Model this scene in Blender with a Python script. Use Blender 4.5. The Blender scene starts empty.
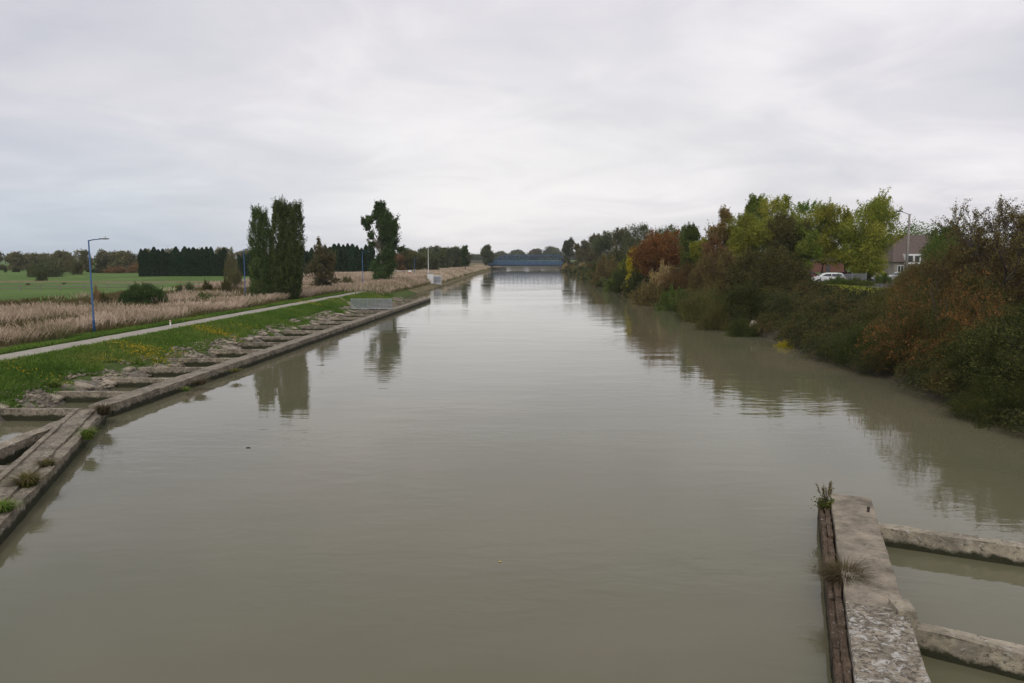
import bpy, bmesh, math, random
import numpy as np
from mathutils import Vector, Matrix
R_ = math.radians
SC = bpy.context.scene
COL = SC.collection

# ---------------------------------------------------------------- camera
FPX = 740.0; CAMH = 7.5; PITCH = math.atan(84/FPX)
cd = bpy.data.cameras.new('camera'); cam = bpy.data.objects.new('camera', cd); COL.objects.link(cam)
cd.sensor_width = 36.0; cd.lens = FPX*36/1024; cd.clip_start = .1; cd.clip_end = 9000
cam.location = (0, 0, CAMH); cam.rotation_euler = (math.pi/2-PITCH, 0, 0)
SC.camera = cam
# ---------------------------------------------------------------- world
W = bpy.data.worlds.new("World"); SC.world = W; W.use_nodes = True
def build_world():
    nt = W.node_tree; N = nt.nodes; L = nt.links; N.clear()
    out = N.new('ShaderNodeOutputWorld'); bg = N.new('ShaderNodeBackground'); L.new(bg.outputs[0], out.inputs[0])
    bg.inputs[1].default_value = .1
    sky = N.new('ShaderNodeTexSky'); sky.sky_type = 'NISHITA'; sky.sun_disc = False
    sky.sun_elevation = R_(48); sky.sun_rotation = R_(200); sky.air_density = 1; sky.dust_density = 2
    tc = N.new('ShaderNodeTexCoord'); sp = N.new('ShaderNodeSeparateXYZ'); L.new(tc.outputs['Generated'], sp.inputs[0])
    def m(op, a, b=None, c=None, clamp=False):
        n = N.new('ShaderNodeMath'); n.operation = op; n.use_clamp = clamp
        for i, v in enumerate((a, b, c)):
            if v is None: continue
            if isinstance(v, (int, float)): n.inputs[i].default_value = v
            else: L.new(v, n.inputs[i])
        return n.outputs[0]
    X, Y, Z = sp.outputs
    az = m('MAXIMUM', Z, 0.0)
    den = m('ADD', az, .16)
    cb = N.new('ShaderNodeCombineXYZ')
    L.new(m('DIVIDE', X, den), cb.inputs[0]); L.new(m('MULTIPLY', m('DIVIDE', Y, den), 1.05), cb.inputs[1])
    def noise(scale, det, rough, dist, off):
        mp = N.new('ShaderNodeMapping'); mp.inputs['Location'].default_value = off
        L.new(cb.outputs[0], mp.inputs[0])
        n = N.new('ShaderNodeTexNoise'); n.inputs['Scale'].default_value = scale; n.inputs['Detail'].default_value = det
        n.inputs['Roughness'].default_value = rough; n.inputs['Distortion'].default_value = dist
        L.new(mp.outputs[0], n.inputs['Vector']); return n.outputs[0]
    n1 = noise(.55, 6, .5, .6, (3, 1, 0)); n2 = noise(1.7, 7, .55, .8, (0, 4, 2))
    n3 = noise(.35, 3, .5, .3, (7, 2, 5))
    f = m('ADD', m('MULTIPLY', n1, .70), m('MULTIPLY', n2, .30))
    rp = N.new('ShaderNodeValToRGB'); L.new(f, rp.inputs[0])
    e = rp.color_ramp.elements
    e[0].position = .37; e[0].color = (5.5, 5.55, 6.2, 1)
    e[1].position = .63; e[1].color = (9.0, 8.65, 8.85, 1)
    k = rp.color_ramp.elements.new(.5); k.color = (6.85, 6.65, 7.1, 1)
    # brighter cloud low over the canal
    dx = m('SUBTRACT', X, .02); dz = m('SUBTRACT', Z, .10)
    r2 = m('ADD', m('MULTIPLY', m('MULTIPLY', dx, dx), 5.0), m('MULTIPLY', m('MULTIPLY', dz, dz), 26.0))
    gl = m('POWER', 2.718, m('MULTIPLY', r2, -1.0))
    gl = m('MULTIPLY', gl, m('MULTIPLY_ADD', n2, .8, .5))
    mx = N.new('ShaderNodeMix'); mx.data_type = 'RGBA'; mx.blend_type = 'MIX'
    L.new(m('MULTIPLY', gl, .7, clamp=True), mx.inputs['Factor']); L.new(rp.outputs[0], mx.inputs['A']); mx.inputs['B'].default_value = (8.9, 8.7, 8.5, 1)
    # bluer gap low at the left
    left = m('MULTIPLY', m('SUBTRACT', -.08, X), 2.6, clamp=True)
    low = m('SUBTRACT', 1.0, m('MULTIPLY', az, 5.2), clamp=True)
    bf = m('MULTIPLY', m('MULTIPLY', left, low), m('MULTIPLY_ADD', n1, .9, .32, clamp=True))
    mx2 = N.new('ShaderNodeMix'); mx2.data_type = 'RGBA'
    L.new(m('MULTIPLY', bf, .85, clamp=True), mx2.inputs['Factor']); L.new(mx.outputs['Result'], mx2.inputs['A']); mx2.inputs['B'].default_value = (3.9, 5.0, 6.0, 1)
    mx3 = N.new('ShaderNodeMix'); mx3.data_type = 'RGBA'; mx3.inputs['Factor'].default_value = .93
    L.new(sky.outputs[0], mx3.inputs['A']); L.new(mx2.outputs['Result'], mx3.inputs['B'])
    L.new(mx3.outputs['Result'], bg.inputs[0])
build_world()
sd = bpy.data.lights.new('sun', 'SUN'); sun = bpy.data.objects.new('sun', sd); COL.objects.link(sun)
sd.energy = 1.0; sd.angle = R_(30); sd.color = (1, .97, .93)
sun.rotation_euler = (R_(42), 0, R_(-20))     # high, behind and to the left of the camera
vs = SC.view_settings; vs.view_transform = 'Standard'; vs.look = 'None'; vs.exposure = 0.12; vs.gamma = 1; vs.use_curve_mapping = False

# ---------------------------------------------------------------- helpers
CA = math.atan(38/FPX); cA, sA = math.cos(CA), math.sin(CA)
def W2(u, v): return (u*cA+v*sA, -u*sA+v*cA)                # canal frame -> world
def UV(x, y): return (x*cA-y*sA, x*sA+y*cA)
def at(px, py, z):                                          # where a line of sight meets height z
    x = (px-512)/FPX; y = -(py-341.5)/FPX
    r = (x, math.cos(PITCH)+y*math.sin(PITCH), -math.sin(PITCH)+y*math.cos(PITCH))
    t = (z-CAMH)/r[2]; return Vector((r[0]*t, r[1]*t, z))
def atD(px, D, z=0.0):                                      # column px at distance D
    dep = D*math.cos(PITCH)+(CAMH-z)*math.sin(PITCH)
    return Vector(((px-512)/FPX*dep, D, z))
def zat(py, D): 
    y = -(py-341.5)/FPX
    return CAMH + D*(-math.sin(PITCH)+y*math.cos(PITCH))/(math.cos(PITCH)+y*math.sin(PITCH))

LV = [(-400,-25),(125,-25),(131,-26.6),(182,-27.9),(360,-34),(450,-36),(620,-40),(760,-66),(900,-150),(1400,-560),(2400,-1500),(5000,-4000)]
RV = [(-400,20.2),(31,20.2),(47,20.9),(68,20.2),(84,19.2),(132,17.5),(173,14.5),(230,13.0),(417,8.2),(480,7),(620,1),(760,-22),(900,-104),(1400,-512),(2400,-1450),(5000,-3950)]
def Lf(v): return np.interp(v, [p[0] for p in LV], [p[1] for p in LV])
def Rf(v): return np.interp(v, [p[0] for p in RV], [p[1] for p in RV])
_rs = np.random.RandomState(7); _tab = _rs.rand(256, 256)
def vn(x, y):
    x = np.asarray(x, float); y = np.asarray(y, float)
    xi = np.floor(x).astype(int); yi = np.floor(y).astype(int); fx = x-xi; fy = y-yi
    fx = fx*fx*(3-2*fx); fy = fy*fy*(3-2*fy)
    g = lambda a, b: _tab[a & 255, b & 255]
    return (g(xi,yi)*(1-fx)+g(xi+1,yi)*fx)*(1-fy)+(g(xi,yi+1)*(1-fx)+g(xi+1,yi+1)*fx)*fy
def fbm(x, y, o=4):
    s = 0; a = .5
    for i in range(o): s = s+a*vn(x*2**i+17*i, y*2**i+31*i); a *= .5
    return s
SL = [-6,-1,0,.5,1.6,3.2,5.4,8.9,10.5,14,25,60,5000]; HL = [-1.6,-1.1,-.06,.4,.8,1.15,1.6,1.6,1.42,1.35,1.5,1.6,1.6]
SR = [-6,-1,0,1,4,8,12,14.5,5000]; HR = [-1.6,-1.1,-.05,.6,1.7,2.9,3.75,3.9,3.9]
def hgt(u, v):
    u = np.asarray(u, float); v = np.asarray(v, float)
    sl = Lf(v)-u; sr = u-Rf(v)
    mid = (Lf(v)+Rf(v))/2
    n = fbm(u*.35, v*.35)-.47
    hl = np.interp(sl, SL, HL); ampl = np.interp(sl, [-1,0,1,2.5,5.2,5.5,9,10,20], [.1,.25,.4,.3,.12,0,0,.15,.35])
    hr = np.interp(sr, SR, HR); ampr = np.interp(sr, [0,2,10,14,30], [.1,.6,.8,.25,.25])
    return np.where(u < mid, hl+n*ampl, hr+n*ampr)
def H(x, y):
    u, v = UV(x, y); return float(hgt(u, v))

def prop(o, label=None, cat=None, group=None, kind=None):
    if label: o['label'] = label
    if cat: o['category'] = cat
    if group: o['group'] = group
    if kind: o['kind'] = kind
    return o
def empty(name, loc, rz=0, label=None, cat=None, group=None, scale=None):
    o = bpy.data.objects.new(name, None); COL.objects.link(o); o.location = loc; o.rotation_euler = (0,0,rz)
    o.empty_display_size = .2
    if scale: o.scale = scale
    return prop(o, label, cat, group)
def link(name, me, mat, parent=None, slot_obj=False):
    o = bpy.data.objects.new(name, me); COL.objects.link(o)
    if parent is not None: o.parent = parent
    if mat is not None:
        if not me.materials: me.materials.append(mat)
        if slot_obj or me.materials[0] != mat:
            o.material_slots[0].link = 'OBJECT'; o.material_slots[0].material = mat
    return o
def npmesh(name, V, F, tone=None, smooth=False, attrs=None):
    """V (n,3); F (m,k)"""
    V = np.asarray(V, np.float32); F = np.asarray(F, np.int32)
    me = bpy.data.meshes.new(name); me.vertices.add(len(V)); me.vertices.foreach_set('co', V.ravel())
    m, k = F.shape
    me.loops.add(m*k); me.loops.foreach_set('vertex_index', F.ravel())
    me.polygons.add(m); me.polygons.foreach_set('loop_start', np.arange(0, m*k, k, dtype=np.int32))
    me.polygons.foreach_set('loop_total', np.full(m, k, np.int32))
    if smooth: me.polygons.foreach_set('use_smooth', np.ones(m, bool))
    me.update(calc_edges=True)
    if tone is not None:
        a = me.attributes.new('tone', 'FLOAT', 'FACE'); a.data.foreach_set('value', np.asarray(tone, np.float32))
    for nm, arr in (attrs or {}).items():
        a = me.attributes.new(nm, 'FLOAT', 'POINT'); a.data.foreach_set('value', np.asarray(arr, np.float32))
    return me
class MB:
    def __init__(s): s.v = []; s.f = []
    def add(s, vs, fs):
        b = len(s.v); s.v += [tuple(p) for p in vs]; s.f += [[b+i for i in f] for f in fs]; return s
    def box(s, c, d, rz=0, M=None):
        hx, hy, hz = d[0]/2, d[1]/2, d[2]/2; vs = []
        for x in (-hx, hx):
            for y in (-hy, hy):
                for z in (-hz, hz):
                    vs.append(Vector((c[0]+x*math.cos(rz)-y*math.sin(rz), c[1]+x*math.sin(rz)+y*math.cos(rz), c[2]+z)))
        if M is not None: vs = [M@p for p in vs]
        return s.add(vs, [(0,1,3,2),(4,6,7,5),(0,4,5,1),(2,3,7,6),(0,2,6,4),(1,5,7,3)])
    def tube(s, pts, rad, n=8, cap=True):
        pts = [Vector(p) for p in pts]; vs = []; fs = []
        if isinstance(rad, (int, float)): rad = [rad]*len(pts)
        for i, p in enumerate(pts):
            d = (pts[min(i+1, len(pts)-1)]-pts[max(i-1, 0)]).normalized()
            a = d.cross(Vector((0,0,1))); a = a.normalized() if a.length > .05 else Vector((1,0,0))
            b = d.cross(a)
            for k in range(n):
                t = 2*math.pi*k/n; vs.append(p+(a*math.cos(t)+b*math.sin(t))*rad[i])
        for i in range(len(pts)-1):
            for k in range(n): fs.append((i*n+k, i*n+(k+1)%n, (i+1)*n+(k+1)%n, (i+1)*n+k))
        if cap: fs.append(tuple(range(n))[::-1]); fs.append(tuple((len(pts)-1)*n+k for k in range(n)))
        return s.add(vs, fs)
    def prism(s, poly, z0, z1):
        n = len(poly); vs = [(x,y,z0) for x,y in poly]+[(x,y,z1) for x,y in poly]
        return s.add(vs, [tuple(range(n))[::-1], tuple(range(n,2*n))]+[(i,(i+1)%n,n+(i+1)%n,n+i) for i in range(n)])
    def build(s, name, mat, parent=None, bevel=0, smooth=False):
        me = bpy.data.meshes.new(name); me.from_pydata(s.v, [], s.f)
        bm = bmesh.new(); bm.from_mesh(me); bmesh.ops.recalc_face_normals(bm, faces=bm.faces)
        if bevel: bmesh.ops.bevel(bm, geom=bm.edges[:], offset=bevel, segments=2, affect='EDGES', profile=.5)
        bm.to_mesh(me); bm.free()
        if smooth: me.polygons.foreach_set('use_smooth', [True]*len(me.polygons))
        me.update(); return link(name, me, mat, parent)

# ---------------------------------------------------------------- materials
def mat_base(name):
    m = bpy.data.materials.new(name); m.use_nodes = True; nt = m.node_tree
    return m, nt.nodes, nt.links, nt.nodes['Principled BSDF']
def plain(name, c, rough=.6, metal=0, spec=.4, var=.12, scale=3):
    m, N, L, p = mat_base(name); p.inputs['Roughness'].default_value = rough; p.inputs['Metallic'].default_value = metal
    p.inputs['Specular IOR Level'].default_value = spec
    tc = N.new('ShaderNodeTexCoord'); no = N.new('ShaderNodeTexNoise'); no.inputs['Scale'].default_value = scale; no.inputs['Detail'].default_value = 5
    L.new(tc.outputs['Object'], no.inputs['Vector'])
    r = N.new('ShaderNodeValToRGB'); L.new(no.outputs[0], r.inputs[0])
    r.color_ramp.elements[0].position = .3; r.color_ramp.elements[1].position = .7
    r.color_ramp.elements[0].color = tuple(x*(1-var) for x in c)+(1,); r.color_ramp.elements[1].color = tuple(min(1, x*(1+var)) for x in c)+(1,)
    L.new(r.outputs[0], p.inputs['Base Color']); return m
def foliage(name, cols, transl=.28, rnd=.35):
    m, N, L, p = mat_base(name); p.inputs['Roughness'].default_value = .7; p.inputs['Specular IOR Level'].default_value = .07
    at_ = N.new('ShaderNodeAttribute'); at_.attribute_name = 'tone'
    r = N.new('ShaderNodeValToRGB'); L.new(at_.outputs['Fac'], r.inputs[0])
    e = r.color_ramp.elements; n = len(cols)
    e[0].color = cols[0]+(1,); e[0].position = 0; e[1].color = cols[-1]+(1,); e[1].position = 1
    for i in range(1, n-1): q = e.new(i/(n-1)); q.color = cols[i]+(1,)
    oi = N.new('ShaderNodeObjectInfo'); hs = N.new('ShaderNodeHueSaturation')
    mr = N.new('ShaderNodeMapRange'); mr.inputs[3].default_value = 1-rnd/2; mr.inputs[4].default_value = 1+rnd/2
    L.new(oi.outputs['Random'], mr.inputs[0]); L.new(mr.outputs[0], hs.inputs['Value'])
    mr2 = N.new('ShaderNodeMapRange'); mr2.inputs[3].default_value = .488; mr2.inputs[4].default_value = .512
    L.new(oi.outputs['Random'], mr2.inputs[0]); L.new(mr2.outputs[0], hs.inputs['Hue']); L.new(r.outputs[0], hs.inputs['Color'])
    L.new(hs.outputs[0], p.inputs['Base Color'])
    tr = N.new('ShaderNodeBsdfTranslucent'); L.new(hs.outputs[0], tr.inputs[0]); mx = N.new('ShaderNodeMixShader'); mx.inputs[0].default_value = transl
    L.new(p.outputs[0], mx.inputs[1]); L.new(tr.outputs[0], mx.inputs[2])
    L.new(mx.outputs[0], N['Material Output'].inputs[0]); return m
FM = {
 'dark':    foliage('leaves_dark', [(0.014,0.021,0.006),(0.044,0.058,0.014),(0.082,0.094,0.024),(0.147,0.138,0.041)]),
 'olive': foliage('leaves_olive', [(0.030,0.034,0.010),(0.085,0.088,0.026),(0.135,0.128,0.038),(0.210,0.185,0.055)]),
 'purple':  foliage('leaves_purple_brown', [(0.043,0.032,0.016),(0.118,0.085,0.037),(0.196,0.148,0.052),(0.208,0.194,0.049)]),
 'russet': foliage('leaves_russet', [(0.047,0.046,0.016),(0.115,0.092,0.030),(0.182,0.111,0.038),(0.270,0.189,0.061)]),
 'haw': foliage('leaves_hawthorn', [(0.032,0.044,0.013),(0.072,0.084,0.024),(0.170,0.105,0.034),(0.360,0.155,0.050)]),
 'red': foliage('leaves_red', [(0.060,0.050,0.016),(0.160,0.080,0.026),(0.270,0.115,0.036),(0.150,0.120,0.035)]),
 'yellow':  foliage('leaves_yellow', [(0.151,0.139,0.005),(0.353,0.314,0.014),(0.573,0.455,0.026),(0.489,0.519,0.043)]),
 'ygreen': foliage('leaves_yellow_green', [(0.093,0.121,0.016),(0.202,0.225,0.028),(0.295,0.295,0.043),(0.403,0.349,0.062)]),
 'green': foliage('leaves_green', [(0.034,0.057,0.014),(0.081,0.121,0.025),(0.127,0.172,0.034),(0.196,0.218,0.052)]),
 'lime': foliage('leaves_bright_green', [(0.056,0.094,0.015),(0.125,0.188,0.027),(0.188,0.250,0.040),(0.275,0.294,0.056)]),
 'gold': foliage('leaves_gold', [(0.098,0.091,0.025),(0.210,0.161,0.042),(0.294,0.196,0.056),(0.238,0.224,0.098)]),
 'poplar':  foliage('leaves_poplar', [(0.023,0.040,0.012),(0.063,0.099,0.029),(0.115,0.163,0.047),(0.200,0.225,0.068)]),
 'ctree':   foliage('leaves_dark_tree', [(0.016,0.033,0.011),(0.045,0.084,0.023),(0.080,0.133,0.035),(0.141,0.197,0.056)]),
 'conifer': foliage('leaves_conifer', [(0.013,0.034,0.013),(0.022,0.049,0.019),(0.031,0.065,0.024),(0.042,0.078,0.028)], .1, .2),
 'wood':    foliage('leaves_wood', [(0.085,0.088,0.040),(0.120,0.115,0.050),(0.155,0.135,0.058),(0.190,0.155,0.065)]),
 'greyg':   foliage('leaves_grey_green', [(.065,.08,.035),(.095,.115,.05),(.125,.145,.06),(.16,.155,.065)]),
 'tan':     foliage('leaves_tan', [(0.245,0.180,0.081),(0.339,0.245,0.116),(0.434,0.320,0.149),(0.302,0.245,0.095)]),
 'orange': foliage('leaves_orange', [(0.104,0.072,0.026),(0.195,0.117,0.046),(0.247,0.143,0.058),(0.182,0.143,0.065)]),
 'bramble': foliage('leaves_bramble', [(0.014,0.021,0.008),(0.038,0.052,0.019),(0.068,0.078,0.028),(0.130,0.130,0.040),(0.180,0.115,0.040)]),
 'reed':    foliage('reed_plumes', [(.13,.14,.05),(.28,.245,.13),(.50,.395,.285),(.68,.56,.42)], .3, 0),
 'grass':   foliage('grass_blades', [(.06,.115,.018),(.105,.185,.028),(.16,.235,.04),(.28,.26,.08)], .3, 0),
 'tuft':    foliage('tuft_blades', [(.07,.10,.02),(.12,.13,.03),(.16,.13,.05),(.20,.15,.08)], .3, .3),
 'dry': foliage('dry_blades', [(0.070,0.050,0.030),(0.110,0.075,0.045),(0.090,0.085,0.030),(0.150,0.110,0.075)]),
 'flower':  foliage('yellow_flowers', [(.45,.30,.02),(.55,.38,.03),(.38,.30,.03),(.12,.15,.03)], .3, 0),
}
BARK = plain('bark', (.10,.08,.06), .9, var=.3, scale=6)
BARKL = plain('pale_bark', (.22,.19,.15), .9, var=.3, scale=4)
TWIG = plain('twigs', (.07,.055,.042), .9, var=.3, scale=6)

def concrete(name, c, moss=.5, lichen=.5, scale=1.0, zdark=.22, pit=.56):
    c = (c[0]*1.10, c[1]*1.06, c[2]*1.0)
    m, N, L, p = mat_base(name); p.inputs['Roughness'].default_value = .88; p.inputs['Specular IOR Level'].default_value = .25
    g = N.new('ShaderNodeNewGeometry'); 
    def noise(s, d=6, r=.6, dist=0):
        n = N.new('ShaderNodeTexNoise'); n.inputs['Scale'].default_value = s*scale; n.inputs['Detail'].default_value = d; n.inputs['Roughness'].default_value = r
        n.inputs['Distortion'].default_value = dist
        L.new(g.outputs['Position'], n.inputs['Vector']); return n.outputs[0]
    def ramp(src, a, b, ca=(0,0,0), cb=(1,1,1)):
        r = N.new('ShaderNodeValToRGB'); L.new(src, r.inputs[0]); e = r.color_ramp.elements
        e[0].position = a; e[1].position = b; e[0].color = ca+(1,); e[1].color = cb+(1,); return r.outputs[0]
    def mix(f, A, B):
        x = N.new('ShaderNodeMix'); x.data_type = 'RGBA'; L.new(f, x.inputs['Factor'])
        for s, v in (('A', A), ('B', B)):
            if isinstance(v, tuple): x.inputs[s].default_value = v+(1,)
            else: L.new(v, x.inputs[s])
        return x.outputs['Result']
    col = ramp(noise(1.3, 8, .7), .36, .64, tuple(x*.5 for x in c), tuple(x*1.25 for x in c))
    col = mix(ramp(noise(8, 8, .75), pit, pit+.09), col, tuple(x*.33 for x in c))           # dark pitting
    col = mix(ramp(noise(4, 8, .75, .6), 1-.42*lichen-.18, 1-.42*lichen-.10), col, (.50,.48,.43))  # pale lichen
    col = mix(ramp(noise(2.3, 7, .7, 1), 1-.40*moss-.12, 1-.40*moss), col, (.06,.065,.025))   # moss
    sx = N.new('ShaderNodeSeparateXYZ'); L.new(g.outputs['Position'], sx.inputs[0])
    zz = N.new('ShaderNodeMath'); zz.operation = 'ADD'; L.new(sx.outputs[2], zz.inputs[0])
    nz = N.new('ShaderNodeMath'); nz.operation = 'MULTIPLY_ADD'; L.new(noise(3), nz.inputs[0]); nz.inputs[1].default_value = .4; nz.inputs[2].default_value = -.2
    L.new(nz.outputs[0], zz.inputs[1])
    # weed and slime along the waterline
    wl = N.new('ShaderNodeMapRange'); L.new(zz.outputs[0], wl.inputs[0]); wl.inputs[1].default_value = zdark+.05; wl.inputs[2].default_value = zdark-.05
    col = mix(wl.outputs[0], col, (.035,.036,.018))
    L.new(col, p.inputs['Base Color'])
    b = N.new('ShaderNodeBump'); b.inputs['Strength'].default_value = 1; b.inputs['Distance'].default_value = .05
    L.new(noise(7, 10, .7), b.inputs['Height']); L.new(b.outputs[0], p.inputs['Normal']); return m
CONC = concrete('weathered_concrete', (.235,.21,.165), .62, .56, zdark=.28, pit=.51)
CONC2 = concrete('pier_concrete', (.265,.235,.185), .25, .50, pit=.57)
CONC3 = concrete('pier_concrete_lichened', (.27,.24,.19), .42, .72, 1.3, pit=.47)
BEAMC = concrete('beam_concrete', (.255,.225,.175), .45, .60, zdark=.30, pit=.52)
BEAMR = concrete('pier_beam_concrete', (.33,.30,.235), .30, .58, zdark=.17, pit=.53)
TIMB = concrete('fender_timber', (.125,.09,.062), .62, .55, 2.2, .25, .52)
STONE = concrete('lining_concrete', (.31,.275,.22), .5, .42, 1, .1)

def ground_mat():
    m, N, L, p = mat_base('ground'); p.inputs['Roughness'].default_value = .95; p.inputs['Specular IOR Level'].default_value = .1
    g = N.new('ShaderNodeNewGeometry')
    def noise(s, d=5, r=.6):
        n = N.new('ShaderNodeTexNoise'); n.inputs['Scale'].default_value = s; n.inputs['Detail'].default_value = d; n.inputs['Roughness'].default_value = r
        L.new(g.outputs['Position'], n.inputs['Vector']); return n.outputs[0]
    def ramp(src, a, b, ca=(0,0,0), cb=(1,1,1)):
        r = N.new('ShaderNodeValToRGB'); L.new(src, r.inputs[0]); e = r.color_ramp.elements
        e[0].position = a; e[1].position = b; e[0].color = ca+(1,); e[1].color = cb+(1,); return r.outputs[0]
    def mix(f, A, B):
        x = N.new('ShaderNodeMix'); x.data_type = 'RGBA'; L.new(f, x.inputs['Factor'])
        for s, v in (('A', A), ('B', B)):
            if isinstance(v, tuple): x.inputs[s].default_value = v+(1,)
            else: L.new(v, x.inputs[s])
        return x.outputs['Result']
    def attr(n, lo=.4, hi=.6, ns=2.0, k=.8):
        a = N.new('ShaderNodeAttribute'); a.attribute_name = n
        ad = N.new('ShaderNodeMath'); ad.operation = 'MULTIPLY_ADD'; L.new(noise(ns), ad.inputs[0]); ad.inputs[1].default_value = k; L.new(a.outputs['Fac'], ad.inputs[2])
        sb = N.new('ShaderNodeMath'); sb.operation = 'SUBTRACT'; L.new(ad.outputs[0], sb.inputs[0]); sb.inputs[1].default_value = k/2
        return ramp(sb.outputs[0], lo, hi)
    grass = ramp(noise(1.2, 7, .7), .35, .65, (.05,.075,.02), (.085,.12,.03))
    grass = mix(ramp(noise(.25), .5, .7), grass, (.10,.12,.035))
    field = ramp(noise(.05, 4), .4, .6, (.075,.135,.028), (.11,.17,.045))
    field = mix(ramp(noise(.8, 6), .55, .75), field, (.10,.13,.04))
    dry = ramp(noise(.7, 7, .7), .4, .62, (.10,.105,.04), (.26,.19,.12))
    stone = ramp(noise(2.5, 8, .75), .38, .62, (.12,.105,.08), (.28,.25,.205))
    stone = mix(ramp(noise(7, 6), .55, .68), stone, (.07,.06,.04))
    dirt = ramp(noise(1.5, 7), .4, .6, (.05,.045,.03), (.09,.075,.05))
    col = mix(attr('field', .4, .6, .2, .3), grass, field)
    col = mix(attr('dry'), col, dry)
    col = mix(attr('dirt'), col, dirt)
    col = mix(attr('stone', .45, .55, .9, 1.1), col, stone)
    L.new(col, p.inputs['Base Color'])
    b = N.new('ShaderNodeBump'); b.inputs['Strength'].default_value = .8; b.inputs['Distance'].default_value = .12
    L.new(noise(4, 8, .7), b.inputs['Height']); L.new(b.outputs[0], p.inputs['Normal']); return m

def water_mat():
    m, N, L, p = mat_base('water')
    p.inputs['Roughness'].default_value = .035; p.inputs['IOR'].default_value = 1.33
    g = N.new('ShaderNodeNewGeometry')
    def noise(s, sc=(1,1,1), d=3, r=.5, dist=0, rz=0):
        mp = N.new('ShaderNodeMapping'); mp.inputs['Scale'].default_value = sc; mp.inputs['Rotation'].default_value = (0,0,rz); L.new(g.outputs['Position'], mp.inputs[0])
        n = N.new('ShaderNodeTexNoise'); n.inputs['Scale'].default_value = s; n.inputs['Detail'].default_value = d; n.inputs['Roughness'].default_value = r
        n.inputs['Distortion'].default_value = dist
        L.new(mp.outputs[0], n.inputs['Vector']); return n.outputs[0]
    r = N.new('ShaderNodeValToRGB'); L.new(noise(.06, (1,1,1), 4, .5, 1), r.inputs[0]); e = r.color_ramp.elements
    e[0].position = .35; e[1].position = .65; e[0].color = (.118,.116,.068,1); e[1].color = (.150,.134,.084,1)
    L.new(r.outputs[0], p.inputs['Base Color'])
    def mul(a, b):
        x = N.new('ShaderNodeMath'); x.operation = 'MULTIPLY'
        for i, v in enumerate((a, b)):
            if isinstance(v, (int, float)): x.inputs[i].default_value = v
            else: L.new(v, x.inputs[i])
        return x.outputs[0]
    def add(a, b):
        x = N.new('ShaderNodeMath'); x.operation = 'ADD'; L.new(a, x.inputs[0]); L.new(b, x.inputs[1]); return x.outputs[0]
    patch = N.new('ShaderNodeMapRange'); L.new(noise(.045, (.6,1.6,1), 3, .5, .8), patch.inputs[0])
    patch.inputs[1].default_value = .40; patch.inputs[2].default_value = .66; patch.inputs[3].default_value = .12; patch.inputs[4].default_value = 1
    h = add(mul(noise(1.5, (.55,1.2,1), 3, .5, .5, .15), .75), mul(noise(5, (.6,1.1,1), 2, .5), .11))
    h = mul(h, patch.outputs[0])
    h = add(h, mul(noise(.3, (.6,1.2,1), 2), .9))
    b = N.new('ShaderNodeBump'); b.inputs['Strength'].default_value = 1; b.inputs['Distance'].default_value = .021
    L.new(h, b.inputs['Height']); L.new(b.outputs[0], p.inputs['Normal']); return m

# ================================================================ SETTING
def terrain():
    v = np.concatenate([np.arange(-300,-20,20), np.arange(-20,190,1.0), np.arange(190,520,4.), np.geomspace(520,3500,40)])
    sl = np.concatenate([[-4,-1,-.3], np.arange(0,5.4,.45), [5.4,7.2,8.9], np.arange(9.6,30,1.2), np.geomspace(31,2400,26)])
    sr = np.concatenate([[-4,-1,-.3], np.arange(0,16,.8), np.geomspace(17,2400,30)])
    lu = Lf(v)[:,None]-sl[::-1][None,:]; ru = Rf(v)[:,None]+sr[None,:]
    U = np.concatenate([lu, ru], 1); Vv = np.repeat(v[:,None], U.shape[1], 1)
    S = np.concatenate([np.repeat(sl[::-1][None,:], len(v), 0), np.repeat(sr[None,:], len(v), 0)+10000], 1)
    Z = hgt(U, Vv)
    nl, nr = len(sl), len(sr)
    Z[:, nl-1] = -1.6; Z[:, nl] = -1.6
    X = U*cA+Vv*sA; Y = -U*sA+Vv*cA
    nv, nu = U.shape; idx = np.arange(nv*nu).reshape(nv, nu)
    F = np.stack([idx[:-1,:-1], idx[:-1,1:], idx[1:,1:], idx[1:,:-1]], -1).reshape(-1, 4)
    left = S < 5000; sL = np.where(left, S, -99); sR = np.where(left, -99, S-10000)
    stone = np.where(left & (sL < 2.2) & (Vv < 135), np.interp(sL, [0,.3,1.1,2.2], [.7,.72,.45,0]), 0)
    field = np.where(left, np.interp(sL, [38,48], [0,1]), np.where(sR > 60, 1, 0))
    dry = np.where(left, np.interp(sL, [9.5,11.5,17,21,38,48], [0,.75,.75,.48,.48,0]), 0)
    dry = np.where(left & (Vv > 150) & (sL < 12), np.maximum(dry, .75), dry)
    yy = Y; 
    track = np.exp(-((yy-186-6*np.sin(X*.02))/7.)**2)*(X < -30)*left
    dry = np.maximum(dry, track*.9)
    dirt = np.where(left, (sL < .3)*.8*(Vv>135), np.interp(sR, [0,11,12.5], [1,.9,0])*(sR>-50))
    me = npmesh('ground', np.stack([X,Y,Z], -1).reshape(-1,3), F, smooth=True,
                attrs={'stone':stone.ravel(),'field':field.ravel(),'dry':dry.ravel(),'dirt':dirt.ravel()})
    prop(link('ground', me, ground_mat()), kind='structure')
terrain()
me = bpy.data.meshes.new('water'); me.from_pydata([(*W2(u,v),0) for u,v in [(-1500,-200),(120,-200),(120,2500),(-1500,2500)]], [], [(0,1,2,3)])
prop(link('water', me, water_mat()), kind='structure')
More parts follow.
